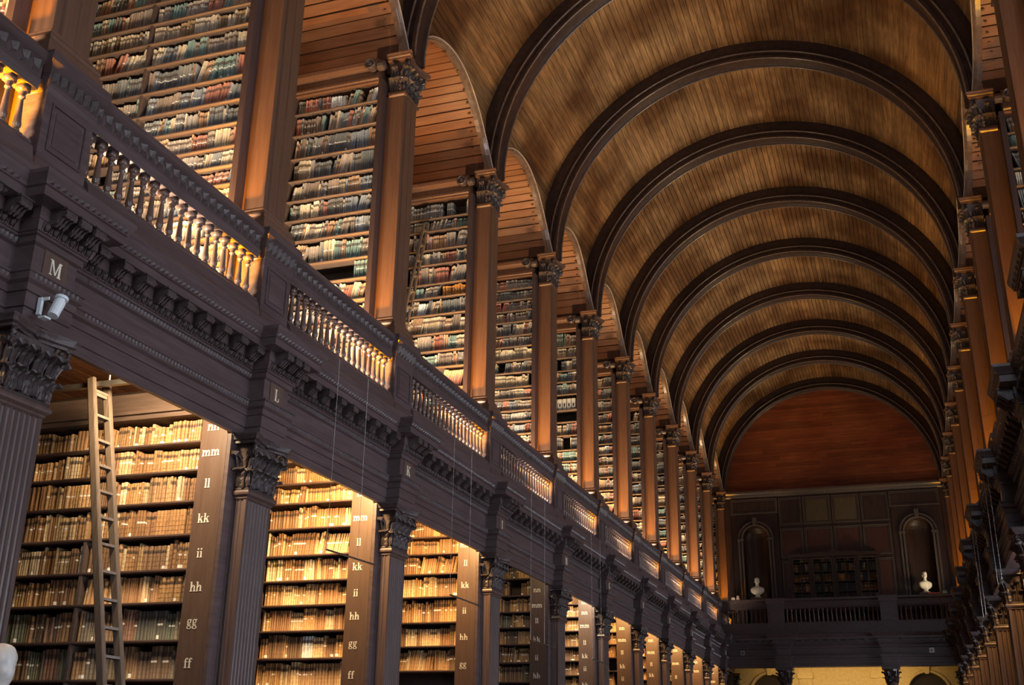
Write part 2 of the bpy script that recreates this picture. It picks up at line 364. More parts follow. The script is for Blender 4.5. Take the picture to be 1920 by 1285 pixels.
# gallery floors / alcove ceilings
for s, nm in ((-1, 1), (1, 2)):
    mb = MB(s); mb.box(4.72, 8.5, -12, 44.4, 6.18, ZF)
    g = tag(put('floor', mb, M_CASE), kind='structure')
    mb = MB(s)
    for j in range(22):
        mb.cur = (j * .61) % 1; x = 4.75 + j * .17
        mb.box(x, x + .155, -12, 44.4, 6.155, 6.18)
    tag(put('ceiling_board', mb, M_XP, g), kind='stuff')

# ------------------------------------------------------------------ main vault
RV, ZC, RI = 5.15, 13.15, 4.62
def ra(k): return (YK[k + 1] - YK[k]) / 2 - .26
RBB = 1.60
unit = MB(); 
unit.loft([[(-.0665, 0, -.012), (-.060, 0, -.02), (.060, 0, -.02), (.0665, 0, -.012), (.0665, 0, .02), (-.0665, 0, .02)],
           [(-.0665, 1, -.012), (-.060, 1, -.02), (.060, 1, -.02), (.0665, 1, -.012), (.0665, 1, .02), (-.0665, 1, .02)]])
PLANK = unit.mesh('plank', M_VAULT)
unit = MB(); 
unit.loft([[(0, -.078, .0), (0, -.07, -.02), (0, .07, -.02), (0, .078, .0), (0, .078, .02), (0, -.078, .02)],
           [(1, -.078, .0), (1, -.07, -.02), (1, .07, -.02), (1, .078, .0), (1, .078, .02), (1, -.078, .02)]])
XPLANK = unit.mesh('plank', M_XP)
NP = 116
ceil_shell = MB()
for k in range(-2, 11):
    y0, y1 = YK[k] + .1, YK[k + 1] - .1; ym = (y0 + y1) / 2; rc = RBB; aa = ra(k)
    mbs = MB(); segs = []
    for i in range(NP):
        th = PI * (i + .5) / NP; z = RV * math.sin(th)
        if z < rc:
            hf = aa * math.sqrt(1 - (z / rc) ** 2); ps = [(y0, ym - hf), (ym + hf, y1)]
        else: ps = [(y0, y1)]
        for a, b in ps:
            if b - a > .04: segs.append((th, a, b))
    for th, a, b in segs:      # backing
        c_, s_ = math.cos(th), math.sin(th); t = PI / NP / 2 * 1.05
        q = [((RV + .03) * math.cos(th + d), (RV + .03) * math.sin(th + d) + ZC) for d in (-t, t)]
        mbs.add([(q[0][0], a, q[0][1]), (q[1][0], a, q[1][1]), (q[1][0], b, q[1][1]), (q[0][0], b, q[0][1])], [(0, 1, 2, 3)])
    ce = tag(put('ceiling', mbs, M_BACK), kind='structure')
    if 2 <= k <= 4:
        for n, (th, a, b) in enumerate(segs):
            o = link('plank', PLANK, ce, (RV * math.cos(th), a, ZC + RV * math.sin(th)))
            o.scale = (1, b - a, 1); o.rotation_euler = (0, PI / 2 - th, 0)
    else:
        mp = MB()
        for n, (th, a, b) in enumerate(segs):
            mp.cur = RND.random() * .98 + .01; t = .0665 / RV
            pr_ = []
            for d, r in ((-t, RV + .008), (-t * .9, RV - .02), (t * .9, RV - .02), (t, RV + .008)):
                pr_.append((r * math.cos(th + d), ZC + r * math.sin(th + d)))
            mp.py(pr_, a, b)
        tag(put('plank', mp, M_VAULT, ce), kind='stuff')

# ribs
def rib_mesh():
    mb = MB(); prof = [(5.22, -.16), (4.86, -.16), (4.84, -.2), (4.78, -.21), (4.76, -.17), (4.70, -.17), (4.68, -.215), (4.63, -.215), (4.62, -.16),
                       (4.66, -.13), (4.66, .13), (4.62, .16), (4.63, .215), (4.68, .215), (4.70, .17), (4.76, .17), (4.78, .21), (4.84, .2), (4.86, .16), (5.22, .16)]
    loops = []
    for i in range(73):
        th = PI * i / 72
        loops.append([(r * math.cos(th), y, r * math.sin(th)) for r, y in prof])
    mb.loft(loops); return mb.mesh('rib_body', M_RIB)
def rib_bead():
    mb = MB()
    for y in (-.2, .2):
        for r in (4.615, 4.80):
            loops = []
            for i in range(73):
                th = PI * i / 72; rr = .022
                loops.append([((r + rr * math.cos(a)) * math.cos(th), y * (1 if r < 4.7 else 1.03) + rr * math.sin(a), (r + rr * math.cos(a)) * math.sin(th)) for a in (0, PI / 3, 2 * PI / 3, PI, 4 * PI / 3, 5 * PI / 3)])
            mb.loft(loops)
    return mb.mesh('bead_moulding', M_RIM, True)
RIB, BEAD = rib_mesh(), rib_bead()
for k in range(-2, 12):
    n = 11 - k
    lab = 'dark moulded ceiling rib against the far end wall' if n == 0 else 'dark moulded ceiling rib, %s before the far end wall' % ordn(n)
    r = thing('vault_rib', (0, YK[k], ZC), lab, 'arch', 'ribs across the barrel vault')
    link('rib_body', RIB, r, (0, YK[k], ZC)); link('bead_moulding', BEAD, r, (0, YK[k], ZC))

# cross vaults with rims
for s in (-1, 1):
    for k in range(-2, 11):
        ym = (YK[k] + YK[k + 1]) / 2; rc = RBB; aa = ra(k)
        def E(t, d=0.0):      # point on the elliptical section, d outwards
            ny, nz = math.cos(t) / aa, math.sin(t) / rc; l = math.hypot(ny, nz)
            return ym + aa * math.cos(t) + d * ny / l, ZC + rc * math.sin(t) + d * nz / l
        def X0(t): return math.sqrt(RV ** 2 - (rc * math.sin(t)) ** 2) - .36 * (1 - math.sin(t))
        sh = MB(s)
        for i in range(24):
            a, b = PI * i / 24, PI * (i + 1) / 24
            p0, p1 = E(a, .03), E(b, .03)
            sh.add([(X0(a), *p0), (X0(b), *p1), (8.5, *p1), (8.5, *p0)], [(0, 1, 2, 3)])
        for yy in (ym - aa - .03, ym + aa + .03): sh.box(5.0, 8.5, yy - .01, yy + .01, 12.85, ZC)
        ce = tag(put('ceiling', sh, M_BACK), kind='structure')
        indiv = (s < 0 and 0 <= k <= 6) or (s > 0 and 2 <= k <= 3)
        # equal steps along the curve
        ts = [PI * i / 400 for i in range(401)]; acc = [0]
        for i in range(400):
            p, q = E(ts[i]), E(ts[i + 1]); acc.append(acc[-1] + math.hypot(p[0] - q[0], p[1] - q[1]))
        n = int(round(acc[-1] / .205)); st = acc[-1] / n; wd = (st - .012) / 2
        mp = MB(s)
        for i in range(n):
            tt = ts[min(400, int(np.searchsorted(acc, st * (i + .5))))]; x0 = X0(tt)
            cy, cz = E(tt); ny, nz = math.cos(tt) / aa, math.sin(tt) / rc; an = math.atan2(nz, ny)
            if indiv:
                o = link('plank', XPLANK, ce, (s * x0, cy, cz))
                o.scale = ((8.45 - x0), wd / .078, 1)
                o.rotation_euler = (an - PI / 2, 0, 0) if s > 0 else (PI / 2 - an, 0, PI)
            else:
                mp.cur = RND.random() * .98 + .01; ty, tz = -math.sin(an), math.cos(an)
                mp.px([(cy + ty * u + math.cos(an) * d, cz + tz * u + math.sin(an) * d) for u, d in ((-wd, .01), (-wd * .9, -.02), (wd * .9, -.02), (wd, .01))], x0, 8.45)
        if not indiv: tag(put('plank', mp, M_XP, ce), kind='stuff')
        sd = MB(s)       # spandrels between rim and rib
        for e in (0, 1):
            for i in range(12):
                a, b = PI * .5 * i / 12, PI * .5 * (i + 1) / 12
                if e: a, b = PI - a, PI - b
                ye = (YK[k + 1] - .1) if not e else (YK[k] + .1)
                p0, p1 = E(a), E(b); f = lambda t: (1 - math.sin(t))
                sd.add([(X0(a), *p0), (X0(b), *p1), (X0(b) + .0, ye, p1[1]), (X0(a) + .0, ye, p0[1])], [(0, 1, 2, 3)])
        put('spandrel', sd, M_VAULT, ce)
        # moulded rim where the cross vault meets the barrel
        prof = [(.03, .05), (.03, -.07), (.015, -.10), (-.01, -.10), (-.02, -.07), (-.035, -.07), (-.045, -.04), (-.045, .05)]
        for nm, pf, mt in (('rim_moulding', prof, M_RIM), ('rim_bead', [(.02 + .018 * math.cos(q), -.10 + .018 * math.sin(q)) for q in [PI / 3 * t for t in range(6)]], M_BEAD)):
            rm = MB(s); loops = []
            for i in range(41):
                t = PI * i / 40; x0 = X0(t)
                loops.append([(x0 + b, *E(t, a)) for a, b in pf])
            rm.loft(loops); put(nm, rm, mt, ce, smooth=(nm == 'rim_bead'))

# ------------------------------------------------------------------ entablature (built bay by bay)
LV = [(0, 5.13), (0, 5.235), (.018, 5.24), (.018, 5.375), (.036, 5.38), (.036, 5.45), (.07, 5.475), (.07, 5.535), (.085, 5.545), (.085, 5.565), (.0, 5.575),
      (.0, 5.83), (.035, 5.85), (.035, 5.905), (.06, 5.915), (.06, 5.935), (.075, 5.94), (.10, 6.01), (.10, 6.03), (.11, 6.035), (.11, 6.15), (.27, 6.16),
      (.27, 6.245), (.29, 6.255), (.30, 6.285), (.335, 6.345), (.34, 6.38), (.0, 6.42)]
WB, WR = 4.68, 4.47       # faces of bay and of the blocks over the piers
modi = MB()
pr_ = [(0, .0), (0, -.145), (-.055, -.15), (-.09, -.135), (-.105, -.10), (-.135, -.08), (-.175, -.085), (-.19, -.06), (-.18, 0)]
modi.py(pr_, -.072, .072)
for q in (-.035, 0, .035): modi.tube([(-.005, q * 1.3, -.142), (-.065, q * 1.3, -.155), (-.105, q * 1.3, -.115), (-.14, q * 1.3, -.085), (-.18, q * 1.3, -.08)], .017, 5)
modi.box(-.195, 0, -.085, .085, -.014, .004)
MODI = {}
for s in (-1, 1):
    m2 = MB(s); m2.v = [(s * v[0], v[1], v[2]) for v in modi.v]; m2.f = modi.f; m2.c = modi.c; MODI[s] = m2.mesh('modillion', M_CARV)
for s in (-1, 1):
    for k in range(-2, 11):
        dx = .0 if s < 0 else -.22
        y0, y1 = YK[k], YK[k + 1]; yc = y0
        mb = MB(s)
        mb.py([(WB - p + dx, z) for p, z in LV] + [(4.8, 6.42), (4.8, 6.0), (4.735, 5.9), (4.735, 5.13)], y0 + .1, y1 - .1)
        mb.steps(LV, WR + dx, 4.9, .28, yc)
        e = tag(put('trim_%d' % (k + 3 + (20 if s > 0 else 0)), mb, M_FAC), kind='structure')
        # modillions
        L_ = y1 - y0; nmo = int(round(L_ / .345)); ys = [y0 + L_ * (i + .5) / nmo for i in range(nmo)]
        ent = [(y, WB) if min(abs(y - y0), abs(y - y1)) > .52 else None for y in ys]
        ent = [q for q in ent if q] + [(y0 - .2, WR), (y0 + .2, WR), (y0 - .0, WR)]
        near = (s < 0 and -1 <= k <= 6)
        if near:
            for y, wf in ent: link('modillion', MODI[s], e, (s * (wf - .105 + dx), y, 6.155))
        mj = MB(s)
        for y, wf in ent:
            if not near:
                mj.v.extend((s * (wf - .105 + dx) + s * v[0], y + v[1], 6.155 + v[2]) for v in modi.v)
                n0 = len(mj.v) - len(modi.v); mj.f.extend(tuple(i + n0 for i in f) for f in modi.f); mj.c.extend([0] * len(modi.v))
            # rosette between the brackets
            mj.lathe([(.045, 0), (.03, -.02), (.012, -.03)], (wf - .19 + dx, y + .17, 6.158), 6)
        tag(put('modillion' if not near else 'rosette', mj, M_CARV, e), kind='stuff')
        # carved bands: eggs, leaves, pearls
        ov = MB(s)
        def row(face, z, h, d, pitch, a, b, kind):
            n = max(1, int((b - a) / pitch)); st = (b - a) / n
            for i in range(n):
                y = a + st * (i + .5); hw = st * .36
                if kind == 0 and not far:   # egg in its cup
                    ov.loft([[(face + .004, y + q * math.cos(t) * .0 + q * math.cos(t), z + h * .55 + r_ * math.sin(t)) if j == 0 else (face - d * dd, y + q * math.cos(t), z + h * .55 + r_ * math.sin(t)) for t in [PI / 3 * u for u in range(6)]] for j, (q, r_, dd) in enumerate(((hw * .8, h * .55, 0), (hw * .7, h * .5, .7), (hw * .3, h * .25, 1.15)))])
                    for e in (-1, 1): ov.add([(face, y + e * hw * .9, z + h), (face, y + e * hw * 1.3, z + h), (face - d, y + e * hw * 1.25, z + h), (face - d * .6, y + e * hw * .9, z + h * .3), (face, y + e * hw * 1.1, z - h * .1)], [(0, 1, 2), (0, 2, 3), (1, 4, 2), (2, 4, 3)])
                elif kind == 0:   # egg with pointed dart
                    ov.add([(face, y - hw, z + h), (face, y + hw, z + h), (face - d, y, z + h), (face, y + hw * .8, z + h * .35), (face, y, z), (face, y - hw * .8, z + h * .35), (face - d * 1.25, y, z + h * .5)],
                           [(0, 2, 6), (2, 1, 6), (1, 3, 6), (3, 4, 6), (4, 5, 6), (5, 0, 6)])
                else:           # small leaf
                    ov.add([(face, y - hw, z), (face, y + hw, z), (face - d * .4, y + hw, z + h), (face - d, y, z + h), (face - d * .4, y - hw, z + h), (face - d * .9, y, z + h * .45)],
                           [(0, 1, 5), (1, 2, 5), (2, 3, 5), (3, 4, 5), (4, 0, 5)])
        far = k > 7 or s > 0
        m = 2 if far else 1
        a, b = y0 + .42, y1 - .42
        row(WB - .075 + dx, 5.94, .085, .05, .10 * m, a, b, 0); row(WB + dx - .01, 5.835, .07, .045, .055 * m, y0 + .62, y1 - .3, 1)
        row(WB - .036 + dx, 5.46, .075, .05, .055 * m, y0 + .62, y1 - .3, 1); row(WR - .075 + dx, 5.94, .085, .05, .10 * m, y0 - .33, y0 + .33, 0)
        row(WR - .036 + dx, 5.46, .075, .05, .055 * m, y0 - .3, y0 + .3, 1)
        row(WB - .292 + dx, 6.262, .035, .03, .075 * m, y0 + .66, y1 - .66, 1)
        row(WR - .292 + dx, 6.262, .035, .03, .075 * m, y0 - .55, y0 + .55, 1)
        tag(put('carved_band', ov, M_CARV, e), kind='stuff')
        # plaque with letter
        pl = MB(s); pl.box(WR - .012 + dx, WR + .01 + dx, y0 - .15, y0 + .15, 5.575, 5.835)
        po = put('plaque', pl, M_PANEL, e)
        lt = bpy.data.objects.new('letter', word(PLATE[k], .105)); COL.objects.link(lt); lt.parent = po
        lt.location = (s * (WR - .0125 + dx), y0, 5.63); lt.rotation_euler = (0, 0, PI / 2 if s < 0 else -PI / 2)

# ------------------------------------------------------------------ capital parts
def leaf_mesh(hw, h, out, name='acanthus_leaf'):
    mb = MB(); V = 9; U = 7; pts = []; fs = []
    wid = [.7, 1.0, .82, 1.12, .86, 1.1, .8, .8, .4]; oz = [0, .16, .30, .46, .60, .76, .90, 1.0, .88]; oo = [.10, .14, .10, .18, .22, .40, .62, .95, 1.15]
    vein = [.0, .30, .04, .42, .04, .30, .0]
    for j in range(V):
        for i in range(U):
            u = -1 + 2 * i / (U - 1)
            pts.append((-(oo[j] + vein[i] * (.75 if j < 7 else .4)) * out, u * hw * (wid[j] if abs(u) > .6 else (wid[j] + 1) / 2 * .95), oz[j] * h - (abs(u) > .9) * .03 * h))
    for j in range(V - 1):
        for i in range(U - 1): fs.append((j * U + i, j * U + i + 1, (j + 1) * U + i + 1, (j + 1) * U + i))
    nb = len(pts)
    pts += [(0.0, p[1] * .8, min(p[2], h * .8)) for p in pts[:]]
    for j in range(V - 1):
        for i in (0, U - 1): fs.append((j * U + i, (j + 1) * U + i, nb + (j + 1) * U + i, nb + j * U + i))
    for i in range(U - 1): fs.append(((V - 1) * U + i, (V - 1) * U + i + 1, nb + (V - 1) * U + i + 1, nb + (V - 1) * U + i))
    mb.add(pts, fs); return mb.mesh(name, M_CARV)
def volute_mesh(r, name='volute'):
    mb = MB(); pts = []; rad = []
    for i in range(22):
        a = -PI / 2 + i * PI / 6.5; q = r * (1 - i / 24)
        pts.append((-(q * math.cos(a)), 0, q * math.sin(a))); rad.append(.024 * (1 - i / 40) * r / .07)
    pts = [(.10 * r / .07, 0, -.17 * r / .07), (.05 * r / .07, 0, -.11 * r / .07)] + pts; rad = [.012, .02] + rad
    mb.tube(pts, rad, 5); mb.lathe([(.018, -.01), (.018, .01)], (0, 0, 0), 6)
    return mb.mesh(name, M_CARV, True)
LEAF1, LEAF2, VOL = leaf_mesh(.078, .20, .12), leaf_mesh(.072, .38, .16), volute_mesh(.07)
def capital(par, s, k, wf, wb, hy, z0, z1, mat_ab, ab_over, mat, small=False, loc0=None):
    """Corinthian capital on a square shaft; wf face, wb back, hy half width"""
    h = z1 - z0; base = MB(s)
    base.steps([(.035, z0), (.05, z0 + .02), (.035, z0 + .045), (0, z0 + .05), (-.01, z0 + .1), (0, z0 + h * .6), (.05, z0 + h * .82), (.06, z0 + h * .86)], wf + .02, wb, hy - .02, YK[k])
    cb = put('capital', base, mat, par)
    ab = MB(s); q = ab_over; zz = z0 + h * .84
    # concave-sided abacus
    def loop(e, z):
        pts = [(wb, YK[k] - hy - q - e, z)]
        c0 = (wf - q - e, YK[k] - hy - q - e); c1 = (wf - q - e, YK[k] + hy + q + e)
        pts += [(c0[0], c0[1], z), (c0[0] - 0, c0[1] + .06, z)]
        for t in (.25, .5, .75): pts.append((c0[0] + q * .55 * math.sin(PI * t), c0[1] + .06 + (c1[1] - c0[1] - .12) * t, z))
        pts += [(c1[0], c1[1] - .06, z), (c1[0], c1[1], z), (wb, c1[1], z)]
        return pts
    ab.loft([loop(-.03, zz), (loop(-.03, zz + h * .04)), loop(0, zz + h * .06), loop(0.005, zz + h * .1), loop(.02, zz + h * .14), loop(.02, z1)])
    put('abacus', ab, mat_ab, cb)
    sp = 2 * hy / 3
    def leaf(me, y, wx, z, rot, sc=1):
        o = link('acanthus_leaf', me, cb, (s * wx, YK[k] + y, z)); o.scale = (sc, sc, sc * h / .62)
        o.rotation_euler = (0, 0, rot if s > 0 else PI - rot)
    for y in (-sp, 0, sp): leaf(LEAF1, y, wf + .02, z0 + .05, 0)
    for y in (-sp * 1.5 + .02, -sp * .5, sp * .5, sp * 1.5 - .02): leaf(LEAF2, y, wf + .02, z0 + .06, 0)
    d = (wb - wf)
    for x, me in ((wf + d * .32, LEAF1), (wf + d * .75, LEAF1), (wf + d * .55, LEAF2)):
        leaf(me, -hy + .02, x, z0 + .05, PI / 2)
        if not small: leaf(me, hy - .02, x, z0 + .05, -PI / 2)
    for y, rot in ((-hy + .01, PI / 4), (hy - .01, -PI / 4)):
        leaf(LEAF2, y, wf + .03, z0 + .05, rot, 1.0)
        leaf(LEAF1, y, wf + .03, z0 + .03, rot, 1.0)
    for y, rot in ((-hy - .03, PI / 4), (hy + .03, -PI / 4)):
        o = link('volute', VOL, cb, (s * (wf - .06), YK[k] + y, z0 + h * .78)); o.rotation_euler = (0, 0, rot if s > 0 else PI - rot)
        sc = 1.15; o.scale = (sc, sc * 1.3, sc)
    for y in (-.07, .07):
        o = link('volute', VOL, cb, (s * (wf + .0), YK[k] + y, z0 + h * .74)); o.rotation_euler = (0, 0, (PI / 2 if y > 0 else -PI / 2)); o.scale = (.75, .8, .75)
    fb = MB(s); fb.lathe([(.0, -.05), (.045, -.03), (.055, 0), (.045, .03), (0, .05)], (wf - ab_over * .35, YK[k], z1 - h * .08), 8)
    put('fleuron', fb, mat, cb)

def fluted(wf, wb, hy, nf, nd, z0, z1, s, yc):
    pts = []
    def flutes(a, b, n):   # a,b 2D points; flutes cut along the edge
        ax, ay = a; bx, by = b; L = math.hypot(bx - ax, by - ay); tx, ty = (bx - ax) / L, (by - ay) / L
        nx, ny = -ty, tx
        m = .035; wv = (L - 2 * m) / n; out = [a]
        for i in range(n):
            c = m + wv * (i + .5); r = wv * .36
            for an in (180, 135, 90, 45, 0):
                q = math.radians(an); u = c + r * math.cos(q); d = r * .8 * math.sin(q)
                out.append((ax + tx * u + nx * d, ay + ty * u + ny * d))
        return out
    # order: side -y from back to front, face, side +y
    pts = [(wb, yc - hy)] + []
    A, B, C_, D = (wb, yc - hy), (wf, yc - hy), (wf, yc + hy), (wb, yc + hy)
    # inward normals: for travel direction A->B (towards -w) inward is +y
    def inward(a, b, n, sign):
        o = flutes(a, b, n)
        if sign > 0: return o
        ax, ay = a; bx, by = b; L = math.hypot(bx - ax, by - ay); tx, ty = (bx - ax) / L, (by - ay) / L; nx, ny = -ty, tx
        res = []
        for p in o:
            d = (p[0] - ax) * nx + (p[1] - ay) * ny
            res.append((p[0] - 2 * d * nx, p[1] - 2 * d * ny))
        return res
    poly = inward(A, B, nd, -1) + inward(B, C_, nf, -1) + inward(C_, D, nd, -1) + [D]
    mb = MB(s); mb.pz(poly, z0, z1); return mb

# ------------------------------------------------------------------ lower pilasters
for s in (-1, 1):
    for k in range(-1, 12):
        if s > 0 and k < 1: continue
        dx = .0 if s < 0 else -.14
        lit = 'dark fluted pilaster, leafy capital, '
        p = thing('fluted_pilaster', (s * 4.7, YK[k], 0), lit + whichpier(k, s), 'pilaster', 'fluted pilasters of the lower arcade')
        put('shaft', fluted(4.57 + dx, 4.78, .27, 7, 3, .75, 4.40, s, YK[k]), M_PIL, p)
        b = MB(s); b.steps([(.07, 0), (.07, .5), (.05, .52), (.06, .58), (.06, .64), (.03, .68), (.035, .72), (0, .75)], 4.57 + dx, 4.8, .27, YK[k]); put('base', b, M_PIL, p)
        b = MB(s); b.steps([(0, 4.37), (.015, 4.385), (.015, 4.40), (.045, 4.425), (.05, 4.45), (.04, 4.475), (0, 4.48)], 4.57 + dx, 4.8, .27, YK[k]); put('astragal', b, M_PIL, p)
        capital(p, s, k, 4.57 + dx, 4.8, .27, 4.47, 5.13, M_CARV, .14, M_CARV)

# ------------------------------------------------------------------ pier cores and upper pillars
for s in (-1, 1):
    for k in range(-1, 12):
        mb = MB(s); mb.box(4.74, 4.8, YK[k] - .45, YK[k] + .45, 0, 5.13)
        mb.box(4.8, 5.12, YK[k] - .43, YK[k] + .43, 0, 6.2)
        tag(put('pillar_core', mb, M_FAC), kind='structure')
        if s > 0 and k < 1: continue
        p = thing('gallery_pillar', (s * 4.9, YK[k], 7.85), 'tall brown gallery pillar with carved capital, ' + whichpier(k, s), 'pillar', 'pillars of the upper gallery')
        y = YK[k]
        mb = MB(s); mb.pz([(5.06, y - .27), (4.76, y - .27), (4.75, y - .265), (4.75, y - .19), (4.765, y - .18), (4.765, y - .165), (4.74, y - .15), (4.74, y + .03), (4.765, y + .045), (4.765, y + .06),
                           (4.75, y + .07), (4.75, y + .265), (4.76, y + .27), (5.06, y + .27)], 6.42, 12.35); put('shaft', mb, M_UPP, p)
        mb = MB(s); mb.steps([(.12, 7.84), (.12, 7.98), (.10, 8.0), (.085, 8.03), (.10, 8.06), (.08, 8.1), (.03, 8.13), (.035, 8.17), (0, 8.2)], 4.75, 5.03, .27, y); put('base', mb, M_UPP, p)
        mb = MB(s); mb.steps([(0, 12.33), (.03, 12.35), (.035, 12.38), (.0, 12.41)], 4.75, 5.03, .27, y); put('astragal', mb, M_UPP, p)
        capital(p, s, k, 4.76, 5.04, .26, 12.4, 13.12, M_UPP, .17, M_UPP, small=(s > 0 or k > 6))
        mb = MB(s); mb.box(4.9, 5.3, y - .30, y + .30, 13.12, 13.6); put('springer', mb, M_RIB, p)

# ------------------------------------------------------------------ balustrades and pedestals
def baluster_mesh():
    mb = MB(); mb.box(-.045, .045, -.045, .045, 0, .07); mb.box(-.045, .045, -.045, .045, .50, .57)
    mb.lathe([(.026, .07), (.036, .085), (.036, .10), (.026, .11), (.042, .135), (.044, .16), (.037, .19), (.032, .26), (.027, .34), (.023, .40), (.022, .425), (.036, .435), (.036, .45), (.024, .46), (.038, .485), (.03, .50)], (0, 0, 0), 8)
    return mb.mesh('baluster', M_BAL, True)
M_BAL = wood('baluster_oak', (.17, .11, .085), (.10, .062, .05), .28, (9, 9, 1), spec=.8, bump=.05, vary=.1)
BAL = baluster_mesh()
for s in (-1, 1):
    dx = .0 if s < 0 else -.12
    for k in range(-1, 11):
        y0, y1 = YK[k] + .38, YK[k + 1] - .38
        n = 11 - k
        b = thing('balustrade', (s * 4.72, (y0 + y1) / 2, 6.42), 'dark gallery balustrade section, turned balusters, %s before the far wall, %s' % (ordn(n), SIDE[s]), 'balustrade', 'balustrade sections along the gallery')
        mb = MB(s); mb.py([(4.50, 6.42), (4.50, 6.56), (4.52, 6.60), (4.56, 6.62), (4.60, 6.80), (4.63, 6.84), (4.63, 6.86), (4.87, 6.86), (4.87, 6.42)], y0, y1); put('plinth', mb, M_FAC, b)
        mb = MB(s); mb.py([(4.67, 7.42), (4.66, 7.46), (4.645, 7.5), (4.645, 7.52), (4.66, 7.54), (4.66, 7.69), (4.62, 7.72), (4.60, 7.74), (4.60, 7.80), (4.63, 7.84), (4.86, 7.84), (4.87, 7.42)], y0, y1); put('rail', mb, M_FAC, b)
        lf = MB(s); nn = int((y1 - y0) / .14)
        for i in range(nn):
            y = y0 + (y1 - y0) * (i + .5) / nn; hw = (y1 - y0) / nn * .46
            lf.add([(4.66, y - hw, 7.55), (4.66, y + hw, 7.55), (4.65, y + hw, 7.68), (4.61, y, 7.69), (4.65, y - hw, 7.68), (4.62, y, 7.6), (4.655, y - hw * .5, 7.62), (4.655, y + hw * .5, 7.62)],
                   [(0, 1, 5), (1, 7, 5), (7, 2, 3, 5), (0, 5, 6), (6, 5, 3, 4)])
        tag(put('leaf_carving', lf, M_CARV, b), kind='stuff')
        nb = int(round((y1 - y0) / .172)); st = (y1 - y0) / nb
        if s < 0 and k <= 6:
            for i in range(nb): link('baluster', BAL, b, (s * 4.75, y0 + st * (i + .5), 6.855))
        else:
            mj = MB(1)
            vs = [tuple(v.co) for v in BAL.vertices]; fc = [tuple(p.vertices) for p in BAL.polygons]
            for i in range(nb):
                mj.add([(s * 4.75 + v[0], y0 + st * (i + .5) + v[1], 6.855 + v[2]) for v in vs], fc)
            tag(put('baluster', mj, M_BAL, b, smooth=True), kind='stuff')
    for k in range(-1, 12):
        y = YK[k] + .02
        b = thing('pedestal', (s * 4.72, y, 6.42), 'panelled dark pedestal under the gallery pillar, ' + whichpier(k, s), 'pedestal', 'pedestals of the gallery rail')
        mb = MB(s); mb.steps([(.08, 6.42), (.08, 6.62), (.06, 6.66), (.03, 6.72), (0, 6.76), (0, 7.44), (.02, 7.48), (.02, 7.52)], 4.62, 4.9, .33, y); put('body', mb, M_FAC, b)
        mb = MB(s)
        for a, c, d, e_ in ((-.24, -.22, 6.86, 7.36), (.22, .24, 6.86, 7.36), (-.22, .22, 6.86, 6.88), (-.22, .22, 7.34, 7.36)): mb.box(4.605, 4.62, y + a, y + c, d, e_)
        mb.box(4.612, 4.62, y - .17, y + .17, 6.93, 7.29); put('panel_moulding', mb, M_FAC, b)
        mb = MB(s); mb.steps([(.02, 7.52), (.02, 7.66), (.06, 7.7), (.09, 7.73), (.09, 7.79), (.08, 7.84)], 4.62, 4.95, .33, y); put('cap', mb, M_FAC, b)
        lf = MB(s)
        for i in range(6):
            yy = y - .33 + .66 * (i + .5) / 6; hw = .05
            lf.add([(4.6, yy - hw, 7.53), (4.6, yy + hw, 7.53), (4.59, yy + hw, 7.66), (4.55, yy, 7.68), (4.59, yy - hw, 7.66), (4.56, yy, 7.58)], [(0, 1, 5), (1, 2, 3, 5), (0, 5, 3, 4)])
        tag(put('leaf_carving', lf, M_CARV, b), kind='stuff')

# ------------------------------------------------------------------ books
BK = []          # mass of books (past the three hundred largest)
CALF = [(.46, .27, .11), (.36, .2, .085), (.22, .13, .07), (.48, .30, .14), (.30, .16, .07), (.55, .40, .22), (.38, .23, .11), (.26, .14, .07), (.6, .48, .30)]
DARK = [(.20, .13, .08), (.16, .11, .08), (.13, .15, .11), (.24, .13, .09), (.2, .17, .13), (.28, .17, .09), (.11, .11, .09), (.33, .2, .1)]
CLOTH = [(.20, .17, .14), (.15, .15, .14), (.25, .21, .17), (.11, .12, .12), (.30, .13, .09), (.13, .20, .18), (.35, .29, .2), (.18, .14, .11), (.22, .2, .18), (.42, .36, .26), (.27, .17, .1), (.16, .18, .2)]
CNAME = [((.42, .25, .11), 'tan'), ((.6, .48, .3), 'pale vellum'), ((.55, .40, .22), 'buff'), ((.26, .14, .07), 'brown'), ((.16, .11, .08), 'dark brown'), ((.13, .15, .11), 'dark green'), ((.30, .16, .07), 'russet'), ((.7, .74, .74), 'white')]
CLOTH = [tuple(min(.8, v * 1.7) for v in c) for c in CLOTH]
def cname(c): return min(CNAME, key=lambda q: sum((a - b) ** 2 for a, b in zip(q[0], c)))[1]
